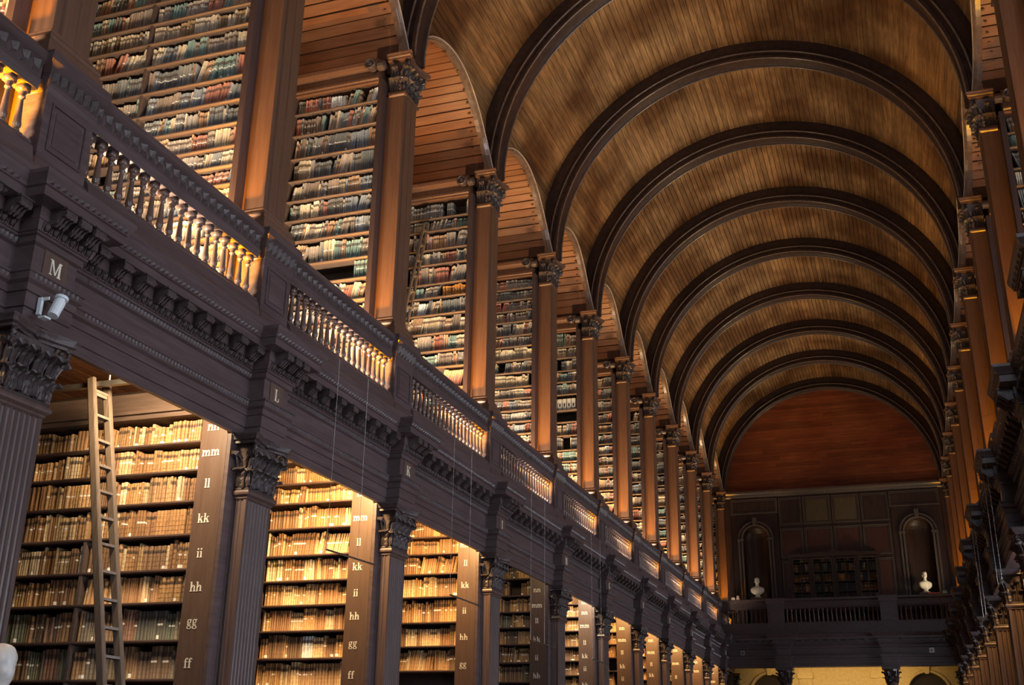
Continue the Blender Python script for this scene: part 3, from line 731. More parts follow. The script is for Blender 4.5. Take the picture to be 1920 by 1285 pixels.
def shelf_row(w0, w1, z0, h, yf, pal, tmin, tmax, fill=1.0, lean=0.12, rnd=RND, run=.5):
    """books side by side from w0 to w1; yields (w, t, z0, h, yf, depth, col, lean)"""
    stretch = 0; ln = 0; x = w0 + .01; res = []; runleft = 0; col = pal[0]; hh = .8; tt = tmin; ln = 0; alpha = .5
    while x < w1 - tmin:
        if runleft <= 0:
            runleft = rnd.choice([1, 1, 1, 2, 3, 4, 6, 9]) if rnd.random() < run else 1
            base = rnd.choice(pal); f = rnd.uniform(.75, 1.2); col = tuple(min(.9, v * f) for v in base)
            hh = rnd.uniform(.78, 1.0); tt = rnd.uniform(tmin, tmax); alpha = rnd.random()
            if rnd.random() < .012: col = (.7, .74, .74)
            if rnd.random() > fill: x += rnd.uniform(.08, .3); runleft = 0; continue
        if x > stretch:
            stretch = x + rnd.uniform(.25, .9); l0 = ln
            ln = -rnd.uniform(.07, .28) if rnd.random() < lean else 0
            if ln < l0: x += (l0 - ln) * h * .8
        t = tt * rnd.uniform(.93, 1.07)
        if x + t > w1 - .005: break
        g = rnd.uniform(.82, 1.15)
        res.append((x, t, z0, h * hh * rnd.uniform(.985, 1.0), yf + rnd.uniform(-.012, .02), rnd.uniform(.2, .26), tuple(min(.95, v * g) for v in col) + (min(.999, max(0, alpha + rnd.uniform(-.012, .012))),), ln))
        x += t * (1 + ln * ln * .5) + .003 + (.004 if rnd.random() < .1 else 0); runleft -= 1
    return res
SEC = [(0, .016), (.16, .004), (.5, 0), (.84, .004), (1, .016), (1, 1), (0, 1)]
def mass_books(name):
    n = len(BK); V = np.zeros((n, 14, 3)); C = np.zeros((n, 14, 4)); Hh = np.zeros((n, 14))
    A = np.array([(b[0] * 1.0, b[1], b[2], b[3], b[4], b[5], b[7], b[8]) for b in BK]); cc = np.array([b[6] for b in BK])
    for j, (u, d) in enumerate(SEC):
        for q in (0, 1):
            i = j + 7 * q
            xx = A[:, 0] + u * A[:, 1] + q * A[:, 6] * A[:, 3]
            V[:, i, 0] = xx * A[:, 7]; V[:, i, 1] = A[:, 4] + (d if d < .5 else 1) * np.where(d < .5, 1, A[:, 5]); V[:, i, 2] = A[:, 2] + q * A[:, 3]
            Hh[:, i] = q; C[:, i] = cc
    quads = [(i, (i + 1) % 7, 7 + (i + 1) % 7, 7 + i) for i in range(7)]
    off = (np.arange(n) * 14)[:, None]
    lv = np.concatenate([np.array(quads).reshape(-1)[None, :] + off, np.arange(7)[None, :] + off, np.arange(13, 6, -1)[None, :] + off], axis=1).reshape(-1)
    me = bpy.data.meshes.new(name); me.vertices.add(n * 14); me.vertices.foreach_set('co', V.reshape(-1))
    me.loops.add(len(lv)); me.loops.foreach_set('vertex_index', lv.astype(np.int32))
    st = np.array([0, 4, 8, 12, 16, 20, 24, 28, 35]); 
    me.polygons.add(n * 9); me.polygons.foreach_set('loop_start', ((np.arange(n) * 42)[:, None] + st[None, :]).reshape(-1).astype(np.int32))
    me.update(calc_edges=True); me.validate()
    me.color_attributes.new('Col', 'FLOAT_COLOR', 'POINT').data.foreach_set('color', C.reshape(-1).astype('f'))
    me.attributes.new('Hgt', 'FLOAT', 'POINT').data.foreach_set('value', Hh.reshape(-1).astype('f'))
    me.materials.append(M_BOOK); return me
def single_book(b, s, label, group):
    w_, t, z0, h, yf, dp, col, ln = b
    mb = MB(1); hs = []
    levels = [0, .012, .17, .175, .195, .20, .36, .365, .385, .39, .55, .555, .575, .58, .74, .745, .765, .77, .988, 1]
    pr = {3: 1, 4: 1, 7: 1, 8: 1, 11: 1, 12: 1, 15: 1, 16: 1}
    loops = []
    for i, q in enumerate(levels):
        e = .0035 if i in pr else 0
        e2 = -.003 if i in (0, len(levels) - 1) else e
        loops.append([(u * t + (ln * q * h), (d if d < .5 else dp) - (e2 if 0 < j < 4 else 0), q * h) for j, (u, d) in enumerate(SEC)])
        hs += [q] * 7
    mb.loft(loops); me = mb.mesh('book', M_BOOK)
    n = len(me.vertices)
    me.color_attributes.new('Col', 'FLOAT_COLOR', 'POINT').data.foreach_set('color', np.tile(np.array(col, 'f'), n))
    me.attributes.new('Hgt', 'FLOAT', 'POINT').data.foreach_set('value', np.array(hs, 'f'))
    o = link('book', me, None, (s * w_ - (t if s < 0 else 0), yf, z0)); tag(o, label, 'book', group)
    return o

# ------------------------------------------------------------------ lower book-cases
LOWZ = {1: [5.07, 4.72, 4.35, 3.96, 3.56, 3.19, 2.77, 2.35], 2: [5.51, 5.2, 4.81, 4.40, 4.02, 3.66, 3.29, 2.90, 2.5], 3: [5.45, 5.13, 4.76, 4.34, 3.88, 3.46, 3.03, 2.6],
        4: [5.29, 4.92, 4.57, 4.24, 3.88, 3.50, 3.1], 5: [5.22, 4.9, 4.56, 4.18, 3.84, 3.5, 3.1], 6: [5.28, 4.93, 4.60, 4.24, 3.88, 3.5], 7: [5.3, 4.93, 4.58, 4.22, 3.88, 3.5],
        8: [5.3, 4.93, 4.50, 4.1, 3.7], 9: [5.25, 4.9, 4.52, 4.1, 3.7], 10: [5.15, 4.78, 4.4, 4.0, 3.6]}
LET = {1: [('nn', 5.23), ('mm', 4.92), ('ll', 4.54), ('kk', 4.13), ('ii', 3.73), ('hh', 3.35), ('gg', 2.97), ('ff', 2.52)],
       2: [('nn', 5.29), ('mm', 4.92), ('ll', 4.55), ('kk', 4.19), ('ii', 3.81), ('hh', 3.48), ('gg', 3.10), ('ff', 2.66)],
       3: [('mm', 5.27), ('ll', 4.93), ('kk', 4.53), ('ii', 4.07), ('hh', 3.61), ('gg', 3.14)],
       4: [('nn', 5.03), ('mm', 4.70), ('ll', 4.37), ('kk', 3.98), ('ii', 3.60), ('hh', 3.23)],
       5: [('oo', 5.25), ('nn', 5.0), ('mm', 4.68), ('ll', 4.27), ('kk', 3.95), ('ii', 3.65), ('hh', 3.27)],
       6: [('nn', 5.03), ('mm', 4.71), ('ll', 4.37), ('kk', 4.0), ('ii', 3.67)], 7: [('nn', 5.06), ('mm', 4.7), ('ll', 4.34), ('kk', 4.02)],
       8: [('nn', 5.1), ('mm', 4.67), ('ll', 4.22)], 9: [('nn', 5.01), ('mm', 4.69)], 10: [('nn', 4.9), ('mm', 4.55)]}
COUNT = 0
ZMIN = {-1: 2.2, 0: 2.2, 1: 2.0, 2: 2.3, 3: 2.7, 4: 2.9, 5: 3.1, 6: 3.3, 7: 3.4, 8: 3.6, 9: 3.8, 10: 3.9, 11: 4.1}
for s in (-1, 1):
    for k in range(-1, 12):
        if s > 0 and k < 1: continue
        y = YK[k]; yf = y - .45
        bc = thing('bookcase', (s * 6.6, y, 0), 'tall lower bookcase with lettered end panel, ' + whichpier(k, s), 'bookcase', 'bookcases of the lower alcoves')
        pm = MB(s); pw = 5.15
        rr = .13; arcp = [(4.79 + rr - rr * math.cos(a), 5.235 - rr + rr * math.sin(a)) for a in [PI / 2 * i / 6 for i in range(7)]]
        pm.py([(4.79, 0)] + arcp + [(4.93, 5.45), (pw, 5.45), (pw, 0)], yf - .004, yf + .03); pnl = put('lettered_panel', pm, M_PANEL, bc)
        for t, z in (LET.get(k) or []):
            hx = .075 if t not in ('ll', 'kk', 'hh', 'ff', 'ii') else .072
            o = link('letter', word(t, hx), pnl, (s * 4.99, yf - .004, z - .045))
        zs = list(LOWZ.get(k, LOWZ[6])); z = zs[-1]
        while z > .9: z -= .43; zs.append(round(z, 3))
        mb = MB(s); mb.box(5.12, 8.3, y - .01, y + .01, 0, 5.95); mb.box(5.12, 8.3, y - .01, y + .43, 0, .1); put('back_panel', mb, M_BACK, bc)
        mb = MB(s); mb.box(8.26, 8.3, yf, y + .45, 0, 5.95); put('side_panel', mb, M_CASE, bc)
        mb = MB(s); mb.box(5.12, 8.3, y + .42, y + .45, 0, 5.95); put('far_panel', mb, M_CASE, bc)
        div = 6.62
        mb = MB(s); mb.box(div - .018, div + .018, yf + .01, y, 0, zs[3] if k == 1 else zs[0]); put('divider', mb, M_SHELF, bc)
        top = zs[0] + .33
        mb = MB(s); mb.box(5.1, 8.3, yf - .04, y + .43, top + .0, top + .06); mb.box(5.1, 8.3, yf - .08, y + .43, top + .06, top + .1); mb.box(5.1, 8.3, yf, y + .43, top + .1, min(6.1, top + .35)); put('cornice', mb, M_SHELF, bc)
        for i, z in enumerate(zs):
            sh = MB(s); sh.px([(yf + .012, z - .016), (yf, z - .008), (yf, z + .008), (yf + .012, z + .016), (y, z + .016), (y, z - .022), (yf + .03, z - .022)], 5.15, 8.27)
            put('shelf', sh, M_CASE, bc)
        # books
        edges = [top] + zs
        wmax = 8.2 if k <= 2 else (7.4 if k < 5 else 6.9)
        for i in range(len(zs)):
            z0 = zs[i] + .018; h = edges[i] - zs[i] - .05
            if z0 < ZMIN[k]: continue
            dark = (z0 < 3.2) if k == 1 else (k == 4)
            pal = (DARK if z0 < 2.8 else DARK[:4] + CALF[:4]) if (dark and k == 1) else (CALF[:4] + DARK[:3] if dark else CALF)
            rr_ = random.Random(1000 * k + 17 * i + (5 if s > 0 else 0))
            secs = [(5.16, div - .03), (div + .03, wmax)] if (k != 1 or i >= 3) else [(5.16, wmax)]
            for a, b_ in secs:
                row = shelf_row(a, b_, z0, h, yf + .05, pal, .024, .047, .99, .08, rr_, .6)
                for j, bk in enumerate(row):
                    if k == 1 and s < 0 and COUNT < 300 and bk[0] < 7.45 and z0 > 2.3:
                        lt = dict(zip([5.07, 4.72, 4.35, 3.96, 3.56, 3.19, 2.77, 2.35], ['nn', 'mm', 'll', 'kk', 'ii', 'hh', 'gg', 'ff']))[zs[i]]
                        sec = 'from the lettered panel' if a < 6 else 'past the divider'
                        single_book(bk, s, '%s leather book, %s %s on the shelf marked %s' % (cname(bk[6][:3]), ordn(j + 1), sec, lt), 'old books on the shelf marked %s' % lt)
                        COUNT += 1
                    else: BK.append(bk + (s,))

# ------------------------------------------------------------------ upper book-cases
UPZ = {1: [12.08, 11.72, 11.36, 11.02, 10.63, 10.19, 9.81, 9.45, 9.1, 8.81, 8.53, 8.15, 7.78, 7.4, 7.0],
       3: [12.15, 11.86, 11.43, 11.09, 10.65, 10.35, 9.97, 9.56, 9.18, 8.83, 8.38, 8.0, 7.6, 7.2], 4: [12.27, 11.98, 11.7, 11.41, 11.06, 10.78, 10.44, 10.12, 9.76, 9.48, 9.18, 8.91, 8.61, 8.34, 7.95, 7.55, 7.15],
       5: [12.13, 11.81, 11.44, 11.12, 10.76, 10.32, 9.99, 9.62, 9.22, 8.91, 8.58, 8.2, 7.85, 7.45], 6: [12.19, 11.81, 11.41, 11.06, 10.76, 10.41, 10.09, 9.75, 9.4, 9.0, 8.65, 8.3, 7.9, 7.5],
       2: [12.21, 11.77, 11.31, 10.87, 10.48, 10.1, 9.7, 9.25, 8.88, 8.5, 8.12, 7.75, 7.35, 6.95]}
for s in (-1, 1):
    for k in range(0, 12):
        if s > 0 and k < 2: continue
        y = YK[k]; yf = y - .45
        bc = thing('bookcase', (s * 6.6, y, ZF), 'tall gallery bookcase crowded with small books, ' + whichpier(k, s), 'bookcase', 'bookcases of the gallery')
        zs = list(UPZ.get(k) or [])
        if not zs:
            z = 12.18; q = random.Random(k * 3 + s)
            while z > 6.8: zs.append(z); z -= q.uniform(.35, .44)
        mb = MB(s); mb.box(5.06, 5.15, yf - .02, y + .45, ZF, 12.6); put('stile', mb, M_STILE, bc)
        mb = MB(s); mb.box(5.15, 8.3, y - .01, y + .01, ZF, 12.6); mb.box(5.15, 8.3, y + .42, y + .45, ZF, 12.6); put('back_panel', mb, M_BACK, bc)
        mb = MB(s); mb.box(8.26, 8.3, yf, y + .45, ZF, 12.6); put('side_panel', mb, M_CASE, bc)
        mb = MB(s); mb.box(6.79 - .02, 6.79 + .02, yf + .01, y, ZF, 12.55); put('divider', mb, M_SHELF, bc)
        mb = MB(s); mb.px([(yf + .02, 12.56), (yf - .03, 12.57), (yf - .03, 12.60), (yf - .06, 12.62), (yf - .06, 12.66), (yf - .01, 12.68), (yf - .01, 12.80), (yf - .09, 12.83), (yf - .13, 12.87), (yf - .14, 12.93), (yf - .10, 12.98),
                           (yf - .05, 13.0), (y + .45, 13.0), (y + .45, 12.56)], 5.14, 8.3); put('cornice', mb, M_UPP, bc)
        kn = MB(s); kn.px([(yf - .07 + .09 * math.cos(a), 12.84 + .09 * math.sin(a)) for a in [PI * i / 6 for i in range(12)]], 5.04, 5.14)
        for r_ in (.085, .05): 
            kn.px([(yf - .07 + r_ * math.cos(a), 12.84 + r_ * math.sin(a)) for a in [PI * i / 6 for i in range(12)]], 5.02 - (.085 - r_) * .3, 5.05)
        
        mb = kn; put('scroll_bracket', mb, M_CARV, bc)
        # round carved boss facing the hall
        bo = MB(s); c = (5.25, yf - .19, 12.84)
        bo.prism([(c[0] + .09 * math.cos(PI * i / 8), c[2] + .09 * math.sin(PI * i / 8)) for i in range(16)], lambda p, t: (p[0], t, p[1]), yf - .19, yf - .05)
        for R0, R1, dd in ((.105, .07, .05), (.045, .005, .05)):
            loops = []
            for i in range(17):
                a = 2 * PI * i / 16; cr = (R0 + R1) / 2; tr = (R0 - R1) / 2 + .006
                loops.append([(c[0] + (cr + tr * math.cos(b)) * math.cos(a), c[1] - dd * math.sin(b) * .5, c[2] + (cr + tr * math.cos(b)) * math.sin(a)) for b in (0, PI / 2, PI, 3 * PI / 2)])
            bo.loft(loops)
        put('boss', bo, M_CARV, bc)
        edges = [12.56] + zs
        for i, z in enumerate(zs):
            sh = MB(s); sh.px([(yf + .012, z - .014), (yf, z - .008), (yf, z + .008), (yf + .012, z + .014), (y, z + .014), (y, z - .018), (yf + .03, z - .018)], 5.15, 8.27)
            put('shelf', sh, M_SHELF, bc)
            h = edges[i] - z - .045; z0 = z + .016
            wmax = 8.2 if k <= 2 else (7.3 if k < 5 else 6.9)
            rr_ = random.Random(5000 * k + 13 * i + (5 if s > 0 else 0))
            pal = CLOTH if z > 9.2 or k == 1 else CLOTH + [(.45, .36, .24), (.5, .4, .26), (.35, .12, .08)]
            for a, b_ in ((5.16, 6.76), (6.82, wmax)):
                if k == 2 and abs(z - 8.88) < .01 and s < 0: a = a; b_ = 5.45 if a < 6 else b_
                fill = .985; pal2 = pal
                if s < 0 and k == 3 and i == 5 and a < 6:
                    BK.extend(bk + (s,) for bk in shelf_row(5.16, 5.72, z0, h, yf + .05, [(.62, .27, .05)], .022, .026, 1, 0, rr_, 1)); a = 5.73
                if s < 0 and k == 5 and i == 5 and a < 6: continue
                if s < 0 and k == 5 and i == 6: b_ = a
                if s < 0 and k == 4 and i in (6, 8): pal2 = [(.6, .5, .34), (.5, .4, .26)]
                if s < 0 and k == 1 and i == 3: pal2 = [(.6, .54, .42), (.5, .4, .28), (.3, .2, .1)]
                if i == 0: fill = .93
                for bk in shelf_row(a, b_, z0, h, yf + .05, pal2, .018, .04, fill, .42, rr_, .8): BK.append(bk[:6] + (bk[6][:3] + (bk[6][3] * .44,),) + bk[7:] + (s,))
bo = link('books', mass_books('books'), None, (0, 0, 0))
tag(bo, 'countless old books filling the remaining shelves of every bookcase', 'book', 'books on the further shelves', 'stuff')

for i in range(5):
    x = 5.2 + i * .125; yy = YK[5] - .42
    m = MB(-1); m.box(x, x + .10, yy, yy + .25, 10.34, 10.62); m.box(x - .004, x + .104, yy - .006, yy + .25, 10.56, 10.64)
    o = put('box_file', m, M_MARB); m = MB(-1); m.box(x + .03, x + .07, yy - .008, yy, 10.42, 10.5); put('label_patch', m, M_RIB, o)
    tag(o, 'white box file on a gallery shelf amid old books, %s from the pillar' % ordn(i + 1), 'box', 'white box files on the gallery shelf')
# ------------------------------------------------------------------ end wall
YE = YK[11] + .2
mb = MB(); mb.box(-8.5, 8.5, YE + .1, YE + .4, 0, 19); ew = tag(put('wall_far', mb, M_BACK), kind='structure')
mb = MB(); z = 13.15
i = 0
while z < 17.9:
    hw = math.sqrt(max(0, 4.75 ** 2 - (z - 13.15) ** 2)); x = -hw
    while x < hw - .05:
        L_ = RND.uniform(1.5, 3.6); x1 = min(hw, x + L_); mb.cur = RND.random() * .98 + .01
        mb.box(x, x1 - .006, YE - .01 - .006 * RND.random(), YE + .08, z, z + .153); x = x1
    z += .16
tag(put('plank', mb, M_END, ew), kind='stuff')
# panelled wall
YP = YE - .42
mb = MB(); mb.box(-4.75, 4.75, YE, YE + .1, 6.42, 13.0); mb.box(-4.75, 4.75, YP, YE, 12.0, 13.0)
for a, b in ((-4.75, -4.45), (-2.35, 2.45), (4.55, 4.75)): mb.box(a, b, YP, YE, 6.42, 12.0)
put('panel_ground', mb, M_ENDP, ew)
mb = MB(); mb.px([(YP, 12.80), (YP - .04, 12.85), (YP - .06, 12.95), (YP - .12, 13.0), (YP - .12, 13.08), (YE, 13.12), (YE, 12.8)], -4.8, 4.8); put('cornice', mb, M_ENDF, ew)
cols = [-4.45, -2.33, -1.28, -.03, 1.2, 2.4, 4.5]
for zlo, zhi, cs in ((12.03, 12.76, cols[:2]), (12.03, 12.76, cols[5:]), (11.45, 12.74, cols[1:6]), (10.0, 11.35, cols[1:6]), (6.5, 9.9, cols[1:6])):
    for ci, (a, b) in enumerate(zip(cs, cs[1:])):
        m = MB()
        for e, d in ((.03, .06), (.09, .03)):
            m.loft([[(a + e, YP - d, zlo + e), (b - e, YP - d, zlo + e), (b - e, YP - d, zhi - e), (a + e, YP - d, zhi - e)], [(a + e + .035, YP - .002, zlo + e + .035), (b - e - .035, YP - .002, zlo + e + .035), (b - e - .035, YP - .002, zhi - e - .035), (a + e + .035, YP - .002, zhi - e - .035)]], close=True) if False else None
            t = .035
            for x0, x1, z0, z1 in ((a + e, b - e, zlo + e, zlo + e + t), (a + e, b - e, zhi - e - t, zhi - e), (a + e, a + e + t, zlo + e + t, zhi - e - t), (b - e - t, b - e, zlo + e + t, zhi - e - t)): m.box(x0, x1, YP - d, YP, z0, z1)
        f = put('panel_frame', m, M_ENDF, ew)
        m = MB(); m.box(a + .15, b - .15, YP - .02, YP, zlo + .15, zhi - .15)
        put('wall_panel', m, M_ENDG if (zlo == 11.45 and ci in (1, 2)) else (M_ENDR if zlo < 11 else M_ENDP), ew)
# bookcase side returns where the gallery meets the end wall
for s in (-1, 1):
    mb = MB(s); mb.box(4.66, 5.15, YE - .05, YE + .1, 6.42, 13.0); put('corner_pilaster', mb, M_FAC, ew)
# niches
for nx, nm in ((-3.4, 'niche on the ladder side'), (3.5, 'niche away from the ladders')):
    n = tag(link('niche', None, ew, (nx, YE, 8.2)), 'arched ' + nm)
    hw = .56; zs_ = 10.95
    m = MB(); loops = []
    for i in range(13):
        a = PI * i / 12
        cx, cy = nx + hw * math.cos(a), YE - .03 + -.0
        loops.append(a)
    # dark hollow: half cylinder with half dome, set proud of the panelling
    pts = []
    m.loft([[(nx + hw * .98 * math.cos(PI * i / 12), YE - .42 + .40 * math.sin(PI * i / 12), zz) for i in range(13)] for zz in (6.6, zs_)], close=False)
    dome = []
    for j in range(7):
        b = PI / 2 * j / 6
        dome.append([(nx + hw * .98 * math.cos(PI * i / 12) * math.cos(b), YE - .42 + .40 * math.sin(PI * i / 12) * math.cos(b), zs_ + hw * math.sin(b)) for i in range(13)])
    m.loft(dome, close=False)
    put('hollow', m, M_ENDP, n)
    # front wall around the opening
    m = MB()
    for i in range(16):
        a, b = PI * i / 16, PI * (i + 1) / 16
        def sq(t):
            c_, s_ = math.cos(t), math.sin(t); q = 1.05 / max(abs(c_), abs(s_)); return (nx + c_ * q, zs_ + s_ * q)
        p0, p1 = sq(a), sq(b)
        m.add([(nx + hw * math.cos(a), YE - .42, zs_ + hw * math.sin(a)), (nx + hw * math.cos(b), YE - .42, zs_ + hw * math.sin(b)), (p1[0], YE - .42, p1[1]), (p0[0], YE - .42, p0[1])], [(0, 1, 2, 3)])
    m.box(nx - 1.05, nx - hw, YE - .42, YE, 6.5, zs_); m.box(nx + hw, nx + 1.05, YE - .42, YE, 6.5, zs_); m.box(nx - 1.05, nx + 1.05, YE - .41, YE, zs_ + 1.04, zs_ + 1.06)
    for sd in (-1.05, 1.05): m.box(nx + sd - .01, nx + sd + .01, YE - .42, YE, 6.5, zs_ + 1.05)
    put('surround', m, M_ENDP, n)
    m = MB()
    for r0, y_ in ((.60, -.50), (.74, -.48)):
        loops = []
        for i in range(21):
            a = PI * i / 20
            loops.append([(nx + (r0 + .05 * math.cos(b)) * math.cos(a), YE + y_ + .04 * math.sin(b), zs_ + (r0 + .05 * math.cos(b)) * math.sin(a)) for b in [PI / 3 * t for t in range(6)]])
        m.loft(loops)
    m.py([(nx - .07, zs_ + .56), (nx - .1, zs_ + .92), (nx + .1, zs_ + .92), (nx + .07, zs_ + .56)], YE - .58, YE - .42)
    for sd in (-1, 1):
        m.box(nx + sd * .66 - .14, nx + sd * .66 + .14, YE - .54, YE - .4, zs_ - .1, zs_)
        m.box(nx + sd * .60 - .04, nx + sd * .60 + .04, YE - .5, YE - .42, 6.5, zs_ - .1); m.box(nx + sd * .74 - .04, nx + sd * .74 + .04, YE - .48, YE - .42, 6.5, zs_ - .1)
    put('archivolt', m, M_ENDF, n)

# busts
def bust_mesh(sc=1.0, turn=0.0):
    mb = MB(); NL, NA = 26, 20; loops = []
    # half-length: shoulders, neck, head; z, half-width x, half-depth y, centre y
    prof = [(0.0, .10, .09, 0), (.03, .17, .11, 0), (.08, .23, .13, .01), (.14, .26, .14, .01), (.20, .265, .14, .01), (.25, .24, .13, .01), (.285, .17, .105, .01), (.31, .095, .08, .01),
            (.335, .068, .07, .005), (.37, .062, .065, 0), (.40, .062, .066, -.005), (.42, .066, .078, -.012), (.44, .072, .09, -.012), (.465, .078, .098, -.008), (.49, .082, .102, -.004),
            (.515, .085, .104, 0), (.54, .087, .105, .002), (.565, .088, .105, .004), (.59, .086, .102, .006), (.615, .08, .094, .008), (.635, .068, .08, .01), (.65, .048, .056, .01), (.658, .02, .025, .01)]
    for z, hx, hy, cy in prof:
        l = []
        for i in range(NA):
            a = 2 * PI * i / NA; x = hx * math.cos(a); y = hy * math.sin(a)
            fr = max(0, -math.sin(a)) ** 6                     # front faces -y
            if .46 < z < .53: y -= fr * .03 * (1 - abs(z - .475) / .06)    # nose
            if .535 < z < .57: y -= max(0, -math.sin(a)) ** 2 * .006         # brow
            if .505 < z < .53: y += max(0, -math.sin(a)) ** 3 * .010 * (abs(math.cos(a)) > .25)  # eye hollows
            if .425 < z < .45: y -= fr * .012                                   # chin, lips
            if z > .56 or (z > .45 and math.sin(a) > -.2): # curls
                k_ = .006 * (1 if (i + int(z * 60)) % 2 else -.3); x *= 1 + k_ * 10; y *= 1 + k_ * 8
            if z < .3: y += .012 * math.sin(5 * a)             # drapery folds
            l.append((x * sc, (y + cy) * sc, z * sc))
        loops.append(l)
    mb.loft(loops)
    for sd in (-1, 1): mb.lathe([(.006, -.03), (.016, -.015), (.018, .01), (.008, .028)], (sd * .088 * sc, 0, .5 * sc), 6)
    return mb.mesh('figure', M_MARB, True)
BUST = bust_mesh(1.0)
def bust(loc, label, rot=0, sc=1.3, plinth=True):
    b = thing('marble_bust', loc, label, 'bust', 'white marble busts')
    m = MB(); m.lathe([(.16 * sc, 0), (.16 * sc, .03 * sc), (.11 * sc, .05 * sc), (.075 * sc, .09 * sc), (.10 * sc, .13 * sc), (.10 * sc, .15 * sc)], loc, 14); put('socle', m, M_MARB, b)
    b.children[-1].location = (-loc[0], -loc[1], -loc[2])
    o = link('figure', BUST, b, (loc[0], loc[1], loc[2] + .14 * sc)); o.scale = (sc, sc, sc); o.rotation_euler = (0, 0, rot)
    return b
for nx, lb, rot in ((-3.42, 'white marble bust in the niche on the ladder side of the end wall', .1), (3.52, 'white marble bust in the niche on the end wall away from the ladders', .5)):
    pd = thing('pedestal', (nx, YE - .80, ZF), 'dark square stand under the bust at x'.replace(' at x', ' in the end wall niche ' + ('on the ladder side' if nx < 0 else 'away from the ladders')), 'pedestal')
    m = MB(); m.steps([(.05, ZF), (.05, ZF + .15), (0, ZF + .2), (0, 8.12), (.04, 8.2), (.04, 8.26)], 0, 0, .2, 0)
    m = MB(); 
    for hw, a, b in ((.28, ZF, ZF + .15), (.23, ZF + .15, 8.18), (.27, 8.18, 8.26)): m.box(nx - hw, nx + hw, YE - .80 - hw, YE - .80 + hw, a, b)
    o = put('body', m, M_ENDP, pd); o.location = (-nx, -(YE - .80), -ZF)
    bust((nx, YE - .80, 8.26), lb, rot, 1.12)

# glazed bookcase on the end wall
bw = thing('cabinet', (-.1, YE - .5, ZF), 'dark four-bay glazed bookcase between the niches on the end wall', 'bookcase')
def pc(name, mb, mat):
    o = put(name, mb, mat, bw); o.location = (.1, -(YE - .5), -ZF); return o
yb = YE - .95
xs = [-1.92, -1.05, -.1, .85, 1.74]
m = MB(); 
for i, x in enumerate(xs): m.box(x - .05, x + .05, yb, YE - .44, ZF, 9.93)
m.box(xs[0], xs[-1], YE - .50, YE - .44, ZF, 9.93); pc('carcass', m, M_ENDP)
m = MB(); m.box(-2.02, 1.84, yb - .08, YE - .44, 9.93, 10.0); m.box(-2.06, 1.88, yb - .12, YE - .44, 10.0, 10.06); m.box(-1.05, .85, yb - .1, YE - .44, 10.06, 10.12)
m.py([(-.35, 10.12), (-.1, 10.28), (.15, 10.12)], yb - .08, yb); pc('cornice', m, M_ENDP)
for a, b in zip(xs, xs[1:]):
    for q in range(8):
        zz = ZF + .3 + q * .43
        m = MB(); m.box(a + .05, b - .05, yb + .05, YE - .5, zz - .015, zz + .015); pc('shelf', m, M_ENDP)
    m = MB(); m.box(a + .06, a + .11, yb - .01, yb + .03, ZF + .1, 9.9); m.box(b - .11, b - .06, yb - .01, yb + .03, ZF + .1, 9.9); m.box(a + .11, b - .11, yb - .01, yb + .03, 9.82, 9.9)
    m.box((a + b) / 2 - .012, (a + b) / 2 + .012, yb - .01, yb + .03, ZF + .1, 9.82)
    pc('door', m, M_ENDP)
BK2 = BK; BK = []
rr_ = random.Random(77)
for a, b in zip(xs, xs[1:]):
    for q in range(3, 8):
        zz = ZF + .3 + q * .43 + .016
        for bk in shelf_row(a + .06, b - .06, zz, .36, yb + .12, DARK + CALF[:3], .03, .06, .7, .1, rr_): BK.append(bk + (1,))
o = tag(link('books', mass_books('books'), None, (0, 0, 0)), 'dim old volumes inside the glazed bookcase on the end wall', 'book', None, 'stuff')

# ------------------------------------------------------------------ far gallery bridge
YB = YK[10] + .35
m = MB(); m.px([(YB + 0 - p, z) for p, z in LV] + [(YB + .5, 6.42), (YB + .5, 5.13)], -4.75, 4.75)
m.box(-4.75, 4.75, YB + .4, YE, 6.2, 6.42)
en = tag(put('trim_50', m, M_FAC), kind='structure')
mj = MB()
for i in range(27):
    x = -4.5 + i * .345
    mj.box(x - .06, x + .06, YB - .25, YB - .1, 6.05, 6.155)
tag(put('modillion', mj, M_CARV, en), kind='stuff')
for x in (-2.2, 1.85):
    mb = MB(); mb.loft([[(x - .28 - p, YB + .3, z), (x - .28 - p, YB - .2 - p, z), (x + .28 + p, YB - .2 - p, z), (x + .28 + p, YB + .3, z)] for p, z in LV])
    put('block', mb, M_FAC, en)
for x in (-3.83, 3.42):
    sg = MB(); sg.box(x - .09, x + .09, YB - .03, YB, 5.61, 5.79); so = tag(put('notice_plate', sg, M_METAL), 'small pale square plate on the dark beam under the far gallery ' + ('on the ladder side' if x < 0 else 'away from the ladders'), 'plate', 'plates on the far beam')
    sg = MB(); sg.box(x - .03, x + .03, YB - .035, YB - .03, 5.66, 5.73); put('dark_centre', sg, M_RIB, so)
bal = [(-4.45, -2.75, 'end of the far balustrade beside the ladder side gallery'), (-2.05, 1.65, 'long middle stretch of the far balustrade'), (2.35, 4.4, 'end of the far balustrade away from the ladders')]
vs = [tuple(v.co) for v in BAL.vertices]; fc = [tuple(p.vertices) for p in BAL.polygons]
